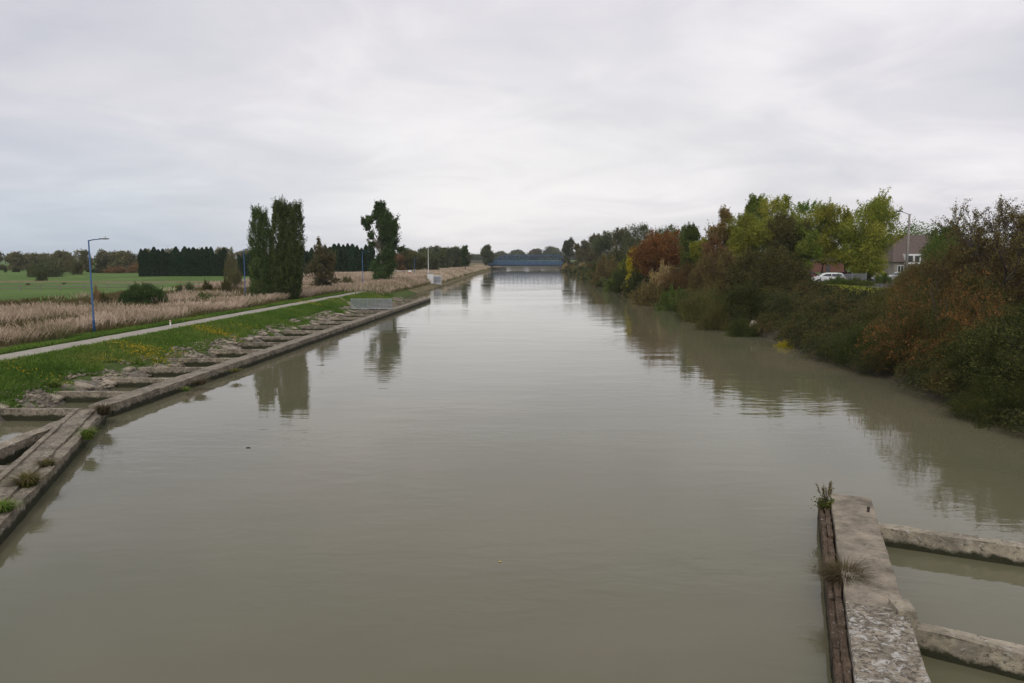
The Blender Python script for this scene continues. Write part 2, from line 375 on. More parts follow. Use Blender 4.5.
# the lining stands a little back from the quay cells: slip the sheet under the bank there
def ribbon(name, uf, w, v0, v1, z, mat, step=1.0):
    vv = np.arange(v0, v1+.01, step); V = []; 
    for v in vv:
        c = uf(v); 
        jit = (vn(v*.6, 3)-.5)*.25; jit2 = (vn(v*.6, 9)-.5)*.25
        V.append((*W2(c-w/2+jit, v), z)); V.append((*W2(c+w/2+jit2, v), z))
    F = [(2*i, 2*i+1, 2*i+3, 2*i+2) for i in range(len(vv)-1)]
    return prop(link(name, npmesh(name, V, F, smooth=True), mat), kind='structure')
PATHM = plain('path_gravel', (.31,.285,.235), .95, var=.18, scale=1.5)
def upath(v): return float(Lf(v))-7.25
ribbon('path', upath, 2.2, -20, 300, 1.625, PATHM)
# ramp off the path down to the landing
mb = MB()
pa = at(338,297,1.66); pb = at(352,305,1.0); pc = at(356,307,.75)
a0 = Vector((*W2(-31.4, 104), 1.64)); a1 = Vector((*W2(-25.6, 97), .85)); a2 = Vector((*W2(-25.0, 96.4), .75))
# ---------------------------------------------------------------- foliage generators
def rdir(rg, n):
    d = rg.normal(size=(n,3)); return d/np.linalg.norm(d, axis=1)[:,None]
def leafmesh(name, P, size, tone, rg, D=None, align=0.0, aspect=.55):
    n = len(P); a = rdir(rg, n)
    if D is not None:
        a = a*(1-align)+D*align; a /= np.linalg.norm(a, axis=1)[:,None]
    b = np.cross(a, rdir(rg, n)); b /= (np.linalg.norm(b, axis=1)[:,None]+1e-6)
    s = (np.asarray(size)*(.6+.8*rg.rand(n)))[:,None]
    V = np.stack([P+a*s*.5, P+b*s*aspect*.5, P-a*s*.5, P-b*s*aspect*.5], 1).reshape(-1,3)
    F = np.arange(4*n).reshape(n,4)
    return npmesh(name, V, F, tone=np.clip(tone, 0, 1))
def lobes_pts(rg, C, Rr, n, shell=.55, flat=.85):
    C = np.asarray(C, float); Rr = np.asarray(Rr, float)
    w = Rr**2; w = w/w.sum(); k = rg.choice(len(C), n, p=w)
    d = rdir(rg, n); r = (shell+(1-shell)*rg.rand(n)**.5)
    d[:,2] *= flat
    # ragged lobes
    bump = 1+.28*np.sin(d[:,0]*5+k*1.7)*np.sin(d[:,1]*6+k*2.3)+.18*rg.normal(size=n)
    P = C[k]+d*(r*bump)[:,None]*Rr[k][:,None]
    lt = rg.rand(len(C))
    return P, lt[k]*.55+rg.rand(n)*.45, k
def shoot_pts(rg, B, Dv, length, per, up=.3, spread=.03):
    m = len(B); t = np.linspace(.05, 1, per)
    Dv = Dv+np.array([0,0,up]); Dv /= np.linalg.norm(Dv, axis=1)[:,None]
    side = rdir(rg, m)*.25
    L_ = length*(.5+rg.rand(m))
    P = B[:,None,:]+(Dv[:,None,:]*t[None,:,None]+side[:,None,:]*(t**2)[None,:,None])*L_[:,None,None]
    P = P.reshape(-1,3)+rg.normal(size=(m*per,3))*spread
    return P, np.repeat(Dv, per, 0), np.repeat(rg.rand(m), per)*.6+rg.rand(m*per)*.4
def bush_mesh(name, seed, n, leaf, nl=34, shoots=90, arch=False, rnd=False):
    rg = np.random.RandomState(seed)
    C = []; Rr = []
    for i in range(nl):
        t = rg.rand()*2*math.pi; e = math.asin(rg.rand()**.8)*.98; q = .60+.20*rg.rand()
        C.append((math.cos(t)*math.cos(e)*q, math.sin(t)*math.cos(e)*q, math.sin(e)*q*.92+.05)); Rr.append(.15+.17*rg.rand() if not rnd else .14+.08*rg.rand())
        if rnd: C[-1] = tuple(x/math.hypot(*C[-1])*(.76+.06*rg.rand()) for x in C[-1])
    for i in range(6): C.append((rg.normal()*.25, rg.normal()*.25, .3+.2*rg.rand())); Rr.append(.35)
    P, T, k = lobes_pts(rg, C, Rr, int(n*.68), .45)
    C = np.array(C)[:nl]
    bi = rg.choice(nl, shoots); B = C[bi]+rdir(rg, shoots)*.08; Dv = C[bi]/np.linalg.norm(C[bi], axis=1)[:,None]+rdir(rg, shoots)*.5
    per = int(n*.32/shoots)
    if arch:   # long arching sprays that droop
        t = np.linspace(.0, 1, per); Lh = .42*(.6+.8*rg.rand(shoots))
        Dh = Dv+np.array([0,0,.5]); Dh /= np.linalg.norm(Dh, axis=1)[:,None]
        PP = B[:,None,:]+Dh[:,None,:]*(t[None,:,None]*Lh[:,None,None]); PP[:,:,2] -= (t**2)[None,:]*Lh[:,None]*.75
        P2 = PP.reshape(-1,3)+rg.normal(size=(shoots*per,3))*.016; D2 = np.repeat(Dh, per, 0)
        base = np.where(rg.rand(shoots) < .34, .85, .3)
        T2 = np.repeat(base, per)+rg.normal(size=shoots*per)*.13
    else:
        P2, D2, T2 = shoot_pts(rg, B, Dv, .26 if not rnd else .13, per, .5, .018)
    Pa = np.concatenate([P, P2]); Ta = np.concatenate([T, T2])
    Da = np.concatenate([rdir(rg, len(P)), D2])
    ok = Pa[:,2] > -.05
    return leafmesh(name, Pa[ok], leaf, Ta[ok], rg, Da[ok], .4)
def stems_mesh(name, seed, n=16, r=.02):
    rg = random.Random(seed); mb = MB()
    for i in range(n):
        t = rg.random()*6.28; e = rg.uniform(.15,.75); q = rg.uniform(.75,1.0)
        p = [Vector((math.cos(t)*.06, math.sin(t)*.06, -.12))]
        for k in range(1,5):
            f = k/4; p.append(Vector((math.cos(t+f*.3)*e*f*q, math.sin(t+f*.3)*e*f*q, f**.8*(1-e*.45)*q))+Vector((rg.uniform(-.03,.03),)*3))
        mb.tube(p, [r*(1-.8*k/4) for k in range(5)], 5)
    me = bpy.data.meshes.new(name); me.from_pydata(mb.v, [], mb.f); me.update(); return me
BH = [bush_mesh('bush_foliage', 10+i, 44000, .026, 46, 300) for i in range(3)]
BL = [bush_mesh('bush_foliage', 20+i, 15000, .048, 34, 150) for i in range(4)]
BA = [bush_mesh('bush_foliage', 30+i, 52000, .021, 46, 420, True) for i in range(2)]
BR = [bush_mesh('bush_foliage', 50+i, 44000, .030, 110, 420, rnd=True) for i in range(2)]
ST = [stems_mesh('bush_stems', 40+i) for i in range(3)]
bcount = 0
def bush(px, ytop, D, wpx, kind, label, name='shrub', cat='shrub', group=None, lod=None, depth=1.0, sink=.25, dz=None):
    global bcount
    p = atD(px, D, 1.5); r = wpx*D/FPX/2; z0 = H(p.x, p.y) if dz is None else dz
    h = max(.4, zat(ytop, D)-z0+sink)/1.0
    if lod is None: lod = 'h' if D < 75 else 'l'
    me = {'h': BH, 'l': BL, 'a': BA, 'r': BR}[lod]; me = me[bcount % len(me)]
    e = empty(name, (p.x, p.y, z0-sink), bcount*2.4, label, cat, group, (r, r*depth, h))
    link('foliage', me, FM[kind], e, True); link('stems', ST[bcount % 3], TWIG, e, True)
    bcount += 1; return e

def tree(x, y, z0, hh, cr, seed, n, leaf, kind, label, base=.22, name='tree', group=None, nl=26, top=.5, trunk=None, bark=None, lobes=None, shoots=60, thin=1.0, cat='tree', tr=None):
    """hh height, cr crown radius, base = bare fraction"""
    rg = np.random.RandomState(seed); e = empty(name, (x,y,z0-.1), 0, label, cat, group)
    if lobes is None:
        C = []; Rr = []; nl = max(nl, int(nl*.5*hh*(1-base)/(2*cr)+nl*.4))
        for i in range(nl):
            f = rg.rand()**.85; zz = base+(1-base)*f*.93
            prof = .68+.32*min(1, f/.28) if f < (.6 if top >= .5 else .4) else max(.25, math.sqrt(max(0, 1-((f-(.6 if top >= .5 else .4))/(.43 if top >= .5 else .64))**2)))
            t = rg.rand()*2*math.pi; q = cr*prof*(.78*rg.rand()**.6)
            C.append((math.cos(t)*q, math.sin(t)*q, zz*hh)); Rr.append(cr*(.24+.2*rg.rand())*(.55+.5*prof)*thin)
        C.append((rg.normal()*cr*.15,0,hh*.90)); Rr.append(cr*.26)
    else:
        C = [(a*cr, b*cr, c*hh) for a,b,c,_ in lobes]; Rr = [q*cr for *_,q in lobes]
    C = np.array(C); Rr = np.array(Rr)
    n = int(n*1.5); P, T, k = lobes_pts(rg, C, Rr, int(n*.78), .45, 1.0)
    bi = rg.choice(len(C), shoots); B = C[bi]+rdir(rg, shoots)*Rr[bi][:,None]*.7
    Dv = (C[bi]-np.array([0,0,hh*.45])); Dv /= np.linalg.norm(Dv, axis=1)[:,None]; Dv += rdir(rg, shoots)*.5
    P2, D2, T2 = shoot_pts(rg, B, Dv, min(cr*.34, 1.1), max(4, int(n*.22/shoots)), .5, leaf*.5)
    Pa = np.concatenate([P,P2]); Ta = np.concatenate([T,T2])
    link('crown', leafmesh('crown', Pa, leaf, Ta, rg), FM[kind], e)
    tr = tr or hh*.017+.05; mb = MB(); rr = random.Random(seed)
    zt = hh*.82; pts = [Vector((math.sin(i*1.3+seed)*.012*hh*(i>0), math.cos(i*1.7+seed)*.012*hh*(i>0), zt*i/6)) for i in range(7)]
    mb.tube(pts, [tr*1.25]+[tr*(1-.13*i) for i in range(1,7)], 8)
    for c in C[:18]:
        f = max(base*.8, min(.75, (c[2]/hh)*.62)); s = Vector((0,0,f*hh)); i = min(5, int(f*hh/zt*6)); s.x, s.y = pts[i].x, pts[i].y
        cc = Vector(c); mid = s.lerp(cc, .5)+Vector((0,0,-.02*hh)); 
        mb.tube([s, mid, cc], [tr*.42, tr*.26, tr*.08], 5)
    mb.build('trunk', bark or BARK, e, smooth=True)
    return e
def tree_px(px, ytop, D, wpx, seed, n, leaf, kind, label, **k):
    p = atD(px, D, 3); z0 = H(p.x, p.y); return tree(p.x, p.y, z0, zat(ytop, D)-z0, wpx*D/FPX/2, seed, n, leaf, kind, label, **k)
# shared far trees
def copy_tree(root, loc, label, group=None, scale=None, rz=0, mat=None):
    r = root.copy(); COL.objects.link(r); r.location = loc; r['label'] = label; r.rotation_euler = (0,0,rz)
    if scale: r.scale = scale
    if group: r['group'] = group
    for ch in root.children:
        c = ch.copy(); COL.objects.link(c); c.parent = r
        if mat and c.name.startswith('crown'):
            c.material_slots[0].link = 'OBJECT'; c.material_slots[0].material = mat
    return r
# ================================================================ CONCRETE GUIDE WALLS
def beam_bm(mb, pts, w, zt, zb, seed, step=.35, rough=.035, wv=None):
    """weathered beam swept along pts (x,y); worn, slightly uneven arrises"""
    rg = random.Random(seed); pts = [Vector((p[0], p[1])) for p in pts]
    st = []; 
    for i in range(len(pts)-1):
        a, b = pts[i], pts[i+1]; n = max(1, int((b-a).length/step))
        for k in range(n+(i == len(pts)-2)): st.append((a.lerp(b, k/n), (b-a).normalized(), (i+k/n)))
    sec = [(-.5,0),(-.5,.35),(-.5,.75),(-.5,.985),(-.485,1),(-.2,1),(.1,1),(.3,1),(.485,1),(.5,.985),(.5,.75),(.5,.35),(.5,0)]
    vs = []; 
    for j, (p, d, f) in enumerate(st):
        nrm = Vector((d.y, -d.x)); ww = w if wv is None else wv(f)
        for i, (a, h) in enumerate(sec):
            q = (fbm(p.x*1.7+i*.9+seed, p.y*1.7+i*1.3, 3)-.45)*rough*2.4
            e = rough*.7*(rg.random()-.5)
            if i in (3,4,8,9): q -= max(0, vn(p.x*2.3+i+seed, p.y*2.3)-.62)*rough*5
            aa = a*(ww+q*1.0)+e*.5; vs.append((p.x+nrm.x*aa, p.y+nrm.y*aa, zb+(zt-zb)*h+((q*.45+e*.3) if h > .9 else 0)))
    n = len(sec); fs = []
    for j in range(len(st)-1):
        for i in range(n-1): fs.append((j*n+i, j*n+i+1, (j+1)*n+i+1, (j+1)*n+i))
        fs.append((j*n+n-1, j*n, (j+1)*n, (j+1)*n+n-1))
    fs.append(tuple(range(n))); fs.append(tuple((len(st)-1)*n+i for i in range(n))[::-1])
    mb.add(vs, fs)
K = at(112, 402, .6)                                       # where the two stretches of the left wall meet
gl = empty('guide_wall', (*W2(-21.2, 60), 0), 0, 'long mossy concrete guide wall with cross beams along the left side of the canal', 'quay wall')
org = Vector(gl.location)
def rel(mb): mb.v = [(x-org.x, y-org.y, z-org.z) for x,y,z in mb.v]; return mb
# long straight stretch
uo = -20.65
m1 = MB(); beam_bm(m1, [W2(uo-.55, v) for v in np.linspace(33.2, 127, 12)], 1.0, .60, -.9, 3, .45, .05)
rel(m1).build('wall_beam', CONC, gl)
m1 = MB(); beam_bm(m1, [W2(uo-.28, v) for v in np.linspace(33.5, 127.2, 12)], .55, .50, -.9, 5, .45, .09)
rel(m1).build('outer_kerb', CONC, gl)
# flared near stretch
nA = at(2, 488, .6); nB = at(84, 411, .6)
def flare(off, n=6, t0=-1.3, t1=1.12):
    a = Vector((at(0,522,.6).x, at(0,522,.6).y)); b = Vector((at(100,415,.6).x, at(100,415,.6).y)); d = (b-a); nn = Vector((d.y,-d.x)).normalized()
    return [a+d*(t0+(t1-t0)*i/(n-1))-nn*off for i in range(n)]
m1 = MB(); beam_bm(m1, flare(.84), .86, .60, -.9, 8, .3, .07); rel(m1).build('wall_beam', CONC, gl)
m1 = MB(); beam_bm(m1, flare(.22), .44, .52, -.9, 9, .3, .10); rel(m1).build('outer_kerb', CONC, gl)
m1 = MB(); beam_bm(m1, flare(1.20), .2, .66, .2, 12, .3, .05, ); rel(m1).build('raised_edge', BEAMC, gl)
# oblique broken beam from the kink to the left
p0 = at(82, 413, .62); p1 = at(0, 446, .62); d = (p1-p0); 
m1 = MB(); beam_bm(m1, [p0.xy-d.xy*.1, p0.xy+d.xy*.5, p1.xy, p1.xy+d.xy*.6], .62, .62, -.9, 14, .3, .09); rel(m1).build('cross_beam', BEAMC, gl)
m1 = MB(); q0 = at(62, 432, .45); q1 = at(38, 436, .45); beam_bm(m1, [q1.xy, q0.xy], .55, .42, -.9, 15, .2, .10); rel(m1).build('broken_block', CONC, gl)
p0 = at(8, 466, .6); m1 = MB(); beam_bm(m1, [(p0.x+.6, p0.y-.1), (p0.x-6, p0.y+.3)], .5, .58, -.9, 16, .3, .05); rel(m1).build('cross_beam', BEAMC, gl)
vs_ = [32.6, 37.0, 41.4, 45.4, 50.0, 54.6, 59.4, 64.2, 69.2, 74.4, 79.8, 85.2, 90.8, 103, 109, 115, 121]
for i, v in enumerate(vs_):
    m1 = MB(); rr = random.Random(i)
    a = W2(-21.6, v); e = W2(-25.9-rr.random()*.5-(2.2 if i == 0 else 0), v+rr.uniform(-.15,.15)+ (-.3))
    beam_bm(m1, [a, e], .30+.05*rr.random(), .54+.05*rr.random(), -.9, 20+i, .3, .06); rel(m1).build('cross_beam', BEAMC if i % 3 else CONC, gl)
# sawn landing front under the mesh guard
m1 = MB(); beam_bm(m1, [W2(-25.6, 95.8), W2(-21.7, 95.8)], .4, .62, -.9, 50, .4, .04); rel(m1).build('cross_beam', CONC, gl)
# ramp kerb down from the path
m1 = MB(); beam_bm(m1, [W2(-30.9, 106.5), W2(-28.5,103), W2(-26.0, 97.5)], .7, 1.5, .3, 51, .4, .04)
for i, p in enumerate(m1.v):
    u, v = UV(p[0], p[1]); m1.v[i] = (p[0], p[1], p[2]-1.5+float(hgt(u, v))+.16 if p[2] > .9 else p[2]-.6)
prop(m1.build('ramp', STONE), 'pale concrete ramp leading from the path down to the mesh guard', 'ramp')

# right pier
gr = empty('guide_pier', (8.2, 15, 0), 0, 'lichened concrete guide pier with timber fender and side beams at lower right', 'pier')
org = Vector(gr.location)
A = at(850, 495, .8); Bt = at(893, 683, .8)
dA = (Bt-A).xy.normalized(); nA_ = Vector((-dA.y, dA.x))      # points to the right of the picture
if nA_.x < 0: nA_ = -nA_
J = at(866, 606, .8); mid = A.xy+dA*((J.xy-A.xy).dot(dA))
m1 = MB(); beam_bm(m1, [A.xy+dA*.05, mid], 1.06, .80, -.9, 61, .16, .025); rel(m1).build('pier_slab', CONC2, gr)
m1 = MB(); beam_bm(m1, [mid+dA*.03, A.xy+dA*18], 1.10, .84, -.9, 62, .16, .04); rel(m1).build('pier_slab', CONC3, gr)
# timber fender on the canal side: weathered walers with gaps
rr = random.Random(4)
for k, (off, zt, w) in enumerate(((-.635, .70, .12), (-.755, .62, .11))):
    t = -.1
    while t < 16:
        l = rr.uniform(1.3, 2.6) if k else rr.uniform(.5,1.4)
        m1 = MB(); s0 = A.xy+dA*t+nA_*off; s1 = A.xy+dA*(t+l-.05)+nA_*off
        beam_bm(m1, [s0, s1], w, zt+rr.uniform(-.05,.03), -.9 if k else .1, 70+int(t*10), .12, .05); rel(m1).build('fender_timber', TIMB, gr); t += l
# side beams
for (a, b, zt, w, sd_) in (((874,524),(1024,545),.50,.34,81), ((906,622),(1024,650),.50,.36,82)):
    p0 = at(*a, zt); p1 = at(*b, zt); d = (p1-p0)
    m1 = MB(); beam_bm(m1, [p0.xy-d.xy*.03, p0.xy+d.xy*3.5], w, zt, -.3, sd_, .18, .035); rel(m1).build('side_beam', BEAMR, gr)
p = at(908, 612, .8); m1 = MB(); beam_bm(m1, [(p.x-.05,p.y+.28),(p.x-.12,p.y-.22)], .34, .93, .3, 90, .1, .04); rel(m1).build('corner_lump', BEAMR, gr)
p = at(872, 512, .8); m1 = MB(); m1.tube([(p.x-.1,p.y,.78),(p.x-.1,p.y,.94)], [.03,.04], 8); rel(m1).build('mooring_pin', plain('rusty_iron', (.05,.035,.03), .8), gr)

# tufts on the walls
def tuft(x, y, z, n, h, spread, kind, label, seed, name='grass_tuft', cat='plant', seedheads=0, w=.012):
    rg = np.random.RandomState(seed); t = rg.rand(n)*6.283; r = spread*rg.rand(n)*.4
    B = np.stack([np.cos(t)*r, np.sin(t)*r, np.full(n,-.08)], -1); ln = spread*(.1+.9*rg.rand(n)); hh = h*(.45+.55*rg.rand(n))
    M_ = B+np.stack([np.cos(t)*ln*.35, np.sin(t)*ln*.35, hh*.7], -1); T_ = B+np.stack([np.cos(t)*ln, np.sin(t)*ln, hh*(1-.5*rg.rand(n))], -1)
    S = np.stack([-np.sin(t), np.cos(t), t*0], -1)*w
    V = np.stack([B-S, B+S, M_+S*.8, M_-S*.8, T_+S*.2, T_-S*.2], 1).reshape(-1,3)
    i = np.arange(n)*6; F = np.concatenate([np.stack([i,i+1,i+2,i+3],-1), np.stack([i+3,i+2,i+4,i+5],-1)])
    tn = rg.rand(n); e = empty(name, (x,y,z), 0, label, cat)
    link('blades', npmesh('blades', V, F, tone=np.concatenate([tn*.7, tn*.7+.3])), FM[kind], e)
    if seedheads:
        for k in range(seedheads):
            a = rg.rand()*6.28; q = .12+.16*rg.rand(); hs = h*(1.2+.8*rg.rand()); top = Vector((math.cos(a)*q, math.sin(a)*q, hs))
            sk = MB().tube([(0,0,0), top*.6+Vector((0,0,.04)), top], [.008,.006,.004], 4).build('stalk', TWIG, e)
            P = np.array([top*(.62+.4*rg.rand())+Vector(rg.normal(size=3)*.018) for j in range(80)])
            link('seed_head', leafmesh('seed_head', P, .035, rg.rand(80), rg), FM['purple'], sk)
        P = rg.normal(size=(500,3))*np.array([.14,.14,.10])+np.array([0,0,.12]); link('leaves', leafmesh('leaves', P, .06, rg.rand(500), rg), FM['green'], e)
    return e
p = at(830, 505, .7); tuft(p.x-.12, p.y, .6, 120, .4, .32, 'tuft', 'green weed with tall purple seed heads at the tip of the right pier', 1, 'weed', seedheads=9)
p = at(843, 578, .7); tuft(p.x+.02, p.y, .62, 900, .5, .75, 'dry', 'dry brownish grass tuft hanging over the timber fender of the right pier', 2, w=.006)
p = at(836, 548, .7); tuft(p.x-.1, p.y, .55, 90, .2, .2, 'tuft', 'small green sprig between the two larger tufts on the right pier', 3, w=.006)
p = at(851, 640, .7); tuft(p.x-.16, p.y, .55, 60, .14, .14, 'tuft', 'tiny moss sprig low on the timber fender nearest the bottom edge', 31, w=.006)
p = at(28, 483, .6); tuft(p.x, p.y, .55, 420, .55, .62, 'tuft', 'large yellow-green grass tuft on the near left guide wall', 4)
p = at(4, 508, .6); tuft(p.x, p.y, .55, 300, .4, .5, 'grass', 'bright green tuft at the left picture edge on the guide wall', 5)
p = at(46, 463, .6); tuft(p.x, p.y, .55, 200, .3, .5, 'tuft', 'low olive grass tuft behind the large yellow-green one on the near left wall', 6)
p = at(88, 437, .5); tuft(p.x, p.y, .5, 260, .55, .5, 'grass', 'green grass tuft hanging off the kink of the left guide wall', 7)
p = at(103, 412, .6); tuft(p.x, p.y, .55, 380, .6, .6, 'dry', 'reddish brown dried tuft on the kink of the left guide wall', 8)
p = at(200, 383, .4); tuft(p.x, p.y, .4, 260, .35, .7, 'dry', 'brown weed clump low on the face of the long left wall', 9)
p = at(186, 388, .4); tuft(p.x, p.y, .3, 120, .3, .4, 'grass', 'small green weed beside the brown clump on the long left wall', 10)
p = at(236, 370, .5); tuft(p.x, p.y, .45, 160, .3, .7, 'tuft', 'low green weed fringe on the middle of the long left wall', 11)
for i, (px, py, lab) in enumerate(((50,389,'small yellow-green weed on the lining behind the second cross beam'), (95,385,'bright green weed beside the nearest cross beams'), (148,377,'green weed between the third and fourth cross beams'), (211,360,'bright green weed by the pale lining slabs'), (228,352,'green weed farther along the pale lining slabs'))):
    p = at(px, py, .55); tuft(p.x, p.y, H(p.x,p.y)-.05, 420, .5, .75, 'grass', lab, 100+i)
# loose stone slabs of the lining
rr = random.Random(9)
def stone_mesh(seed, sx, sy, sz):
    rg = random.Random(seed); bm = bmesh.new(); bmesh.ops.create_icosphere(bm, subdivisions=3, radius=1)
    for v in bm.verts:
        k = 1+.22*(fbm(v.co.x*2+seed, v.co.y*2+v.co.z, 3)-.45)*2
        for ax in range(3): v.co[ax] = math.copysign(abs(v.co[ax])**.6, v.co[ax])*k
        v.co.x *= sx; v.co.y *= sy; v.co.z *= sz
    me = bpy.data.meshes.new('stone'); bm.to_mesh(me); bm.free(); return me
for i in range(26):
    v = 31+i*2.55+rr.uniform(-.8,.8); s = rr.uniform(.3,1.3); x, y = W2(-25-s, v); me = stone_mesh(i, rr.uniform(.25,.6), rr.uniform(.3,.7), .12)
    o = link('lining_slab', me, STONE); o.location = (x, y, H(x,y)+.02); o.rotation_euler = (rr.uniform(-.1,.1), rr.uniform(.1,.35), rr.uniform(-.5,.5))
    prop(o, 'broken pale concrete slab lying on the bank lining between the cross beams and the grass', 'slab', 'broken lining slabs along the left bank')

rg = np.random.RandomState(5); n = 9000; v = 27+103*rg.rand(n)**1.2; ss = .05+2.3*rg.rand(n); ok = (vn(ss*1.5, v*.5) > .35); v, ss = v[ok], ss[ok]; n = len(v); u = Lf(v)-ss
c8 = np.array([(x,y,z) for x in (-1,1) for y in (-1,1) for z in (-1,1)], float)*.5; q6 = np.array([(0,1,3,2),(4,6,7,5),(0,4,5,1),(2,3,7,6),(0,2,6,4),(1,5,7,3)])
B8 = c8[None]*(1+.35*rg.normal(size=(n,8,3)))*(np.array([1,.8,.45])[None,None]*(.06+.22*rg.rand(n)**3)[:,None,None]); an = rg.rand(n)*6.283
X8 = B8[:,:,0]*np.cos(an)[:,None]-B8[:,:,1]*np.sin(an)[:,None]; Y8 = B8[:,:,0]*np.sin(an)[:,None]+B8[:,:,1]*np.cos(an)[:,None]
V8 = np.stack([X8+(u*cA+v*sA)[:,None], Y8+(-u*sA+v*cA)[:,None], B8[:,:,2]+(hgt(u,v)+.02)[:,None]], -1).reshape(-1,3)
prop(link('rubble', npmesh('rubble', V8, (np.arange(n)[:,None,None]*8+q6[None]).reshape(-1,4)), STONE), 'grey-brown rubble scattered over the bank lining', 'rubble', kind='stuff')
# mesh guard
mg = empty('mesh_guard', (*W2(-23.4, 95.6), 0), -CA, 'grey steel mesh guard panel standing at the landing on the left bank', 'railing')
STEEL = plain('galvanised_steel', (.30,.32,.34), .5, .6)
p0 = at(351, 309, .75); p1 = at(392, 309, .75); Lg = (p1-p0).length; mg.location = ((p0.x+p1.x)/2, (p0.y+p1.y)/2, .7); mg.rotation_euler = (0,0,math.atan2(p1.y-p0.y, p1.x-p0.x))
hp = 1.35
mb = MB()
for z in (.12, hp): mb.tube([(-Lg/2,0,z),(Lg/2,0,z)], .04, 6)
mb.build('rail', STEEL, mg)
for k in range(6):
    mb = MB(); x = -Lg/2+Lg*k/5; mb.box((x,0,hp/2),(.06,.06,hp)); mb.build('post', STEEL, mg)
mb = MB()
x = -Lg/2
while x < Lg/2: mb.box((x,.03,hp/2+.06),(.045,.012,hp-.12)); x += .10
z = .15
while z < hp: mb.box((0,.045,z),(Lg,.012,.03)); z += .12
mb.build('mesh_panel', STEEL, mg)
mb = MB(); mb.box((0,.1,-.22),(Lg,.5,.3)); mb.build('base_slab', plain('dark_concrete', (.06,.055,.045), .9), mg)

# ================================================================ LAMPS
BLUE = plain('blue_paint', (.015,.075,.19), .55, .0, .5, .15)
DGREY = plain('dark_grey_metal', (.06,.065,.075), .5, .3)
GLASS = plain('lamp_glass', (.45,.45,.43), .2)
def lamp(px, pyb, label, h=None, ytop=None, ang=0.0, z=1.6):
    p = at(px, pyb, z); zz = H(p.x, p.y)
    if ytop: h = zat(ytop, p.y)-zz
    e = empty('street_lamp', (p.x, p.y, zz-.1), ang, label, 'street lamp', 'blue street lamps along the path')
    s = h+.1
    MB().tube([(0,0,.0),(0,0,1.2),(0,0,1.22),(0,0,s)], [.10,.095,.075,.05], 12).build('pole', BLUE, e, smooth=True)
    MB().tube([(0,0,s-.06),(.35,0,s+.02),(.95,0,s+.08)], [.045,.04,.035], 8).build('arm', BLUE, e, smooth=True)
    h_ = MB().box((1.25,0,s+.10),(.72,.24,.07)).build('lamp_head', DGREY, e, .02); MB().box((1.28,0,s+.052),(.42,.18,.03)).build('lens', GLASS, h_)
    MB().tube([(1.35,0,s+.13),(1.35,0,s+.3)], .02, 5).build('sensor', DGREY, e)
    MB().box((0,-.10,1.0),(.12,.05,.35)).build('access_door', BLUE, e, .01)
    MB().tube([(0,0,.0),(0,0,.14)], .2, 8).build('base_plate', DGREY, e)
    return e
lamp(94.3, 331, 'blue street lamp nearest the camera, standing alone in the pink reeds at left', ytop=240)
lamp(245.5, 297, 'blue street lamp just left of the twin dark poplars', ytop=249)
lamp(318.5, 290, 'blue street lamp in front of the autumn tree right of the poplars', ytop=249)
lamp(363, 287, 'blue street lamp left of the tall ragged tree', ytop=252)
lamp(392, 283.5, 'blue street lamp just right of the tall ragged tree', ytop=256, z=1.6)
lamp(414.5, 277.5, 'blue street lamp farthest along, left of the white cabinet', ytop=258)
# marker post
p = at(170.5, 326, 1.6); e = empty('marker_post', (p.x,p.y,H(p.x,p.y)), 0, 'short white marker post with orange band beside the path', 'post')
MB().box((0,0,.25),(.11,.09,.5)).build('post', plain('white_paint', (.75,.74,.70), .6), e, .02); MB().box((0,0,.4),(.115,.095,.08)).build('band', plain('orange_paint', (.6,.18,.06), .6), e)
WHITE = plain('white_panel', (.72,.72,.70), .5, var=.05)

# white cabinet and container on the far left bank
p = at(430.5, 281, 1.6); zz = H(p.x,p.y)
e = empty('control_cabinet', (p.x,p.y,zz), .1, 'tall white control cabinet on the far left bank', 'cabinet')
MB().box((0,0,1.25),(1.5,1.0,2.5)).build('body', WHITE, e, .03); MB().box((0,-.51,1.25),(1.2,.03,2.1)).build('door', WHITE, e, .01); MB().box((0,0,2.56),(1.7,1.2,.1)).build('roof', STEEL, e)
p = atD(436.8, 191, 1.6)
e = empty('storage_box', (p.x,p.y,H(p.x,p.y)), .1, 'low grey-white storage box beside the white cabinet', 'container')
MB().box((0,0,1.1),(2.4,1.5,2.2)).build('body', plain('pale_grey', (.5,.5,.48), .6), e, .03); MB().box((0,-.76,1.3),(2.0,.03,1.4)).build('door', STEEL, e, .01); MB().box((0,0,2.23),(2.5,1.6,.08)).build('lid', WHITE, e)
p = at(428.5, 279, 1.6); e = empty('mast', (p.x,p.y,H(p.x,p.y)), 0, 'thin pale mast rising behind the white cabinet', 'mast')
MB().tube([(0,0,0),(0,0,zat(246,p.y)-1.6)], [.12,.06], 8).build('pole', WHITE, e); MB().tube([(0,0,0),(0,0,.4)], .25, 8).build('base', STEEL, e)
p = at(410, 277, 1.6); e = empty('road_sign', (p.x,p.y,H(p.x,p.y)), 0, 'small white and red road sign by the parked cars on the left', 'sign')
MB().tube([(0,0,0),(0,0,2.2)], .05, 6).build('post', STEEL, e); MB().box((0,-.06,2.0),(.9,.04,.6)).build('sign_face', WHITE, e, .01); MB().box((0,-.07,1.45),(.9,.04,.35)).build('lower_panel', plain('red_panel', (.4,.05,.04), .5), e)
p = at(416, 278, 1.6); e = empty('information_board', (p.x,p.y,H(p.x,p.y)), 0, 'orange and white board low in the grass left of the white cabinet', 'sign')
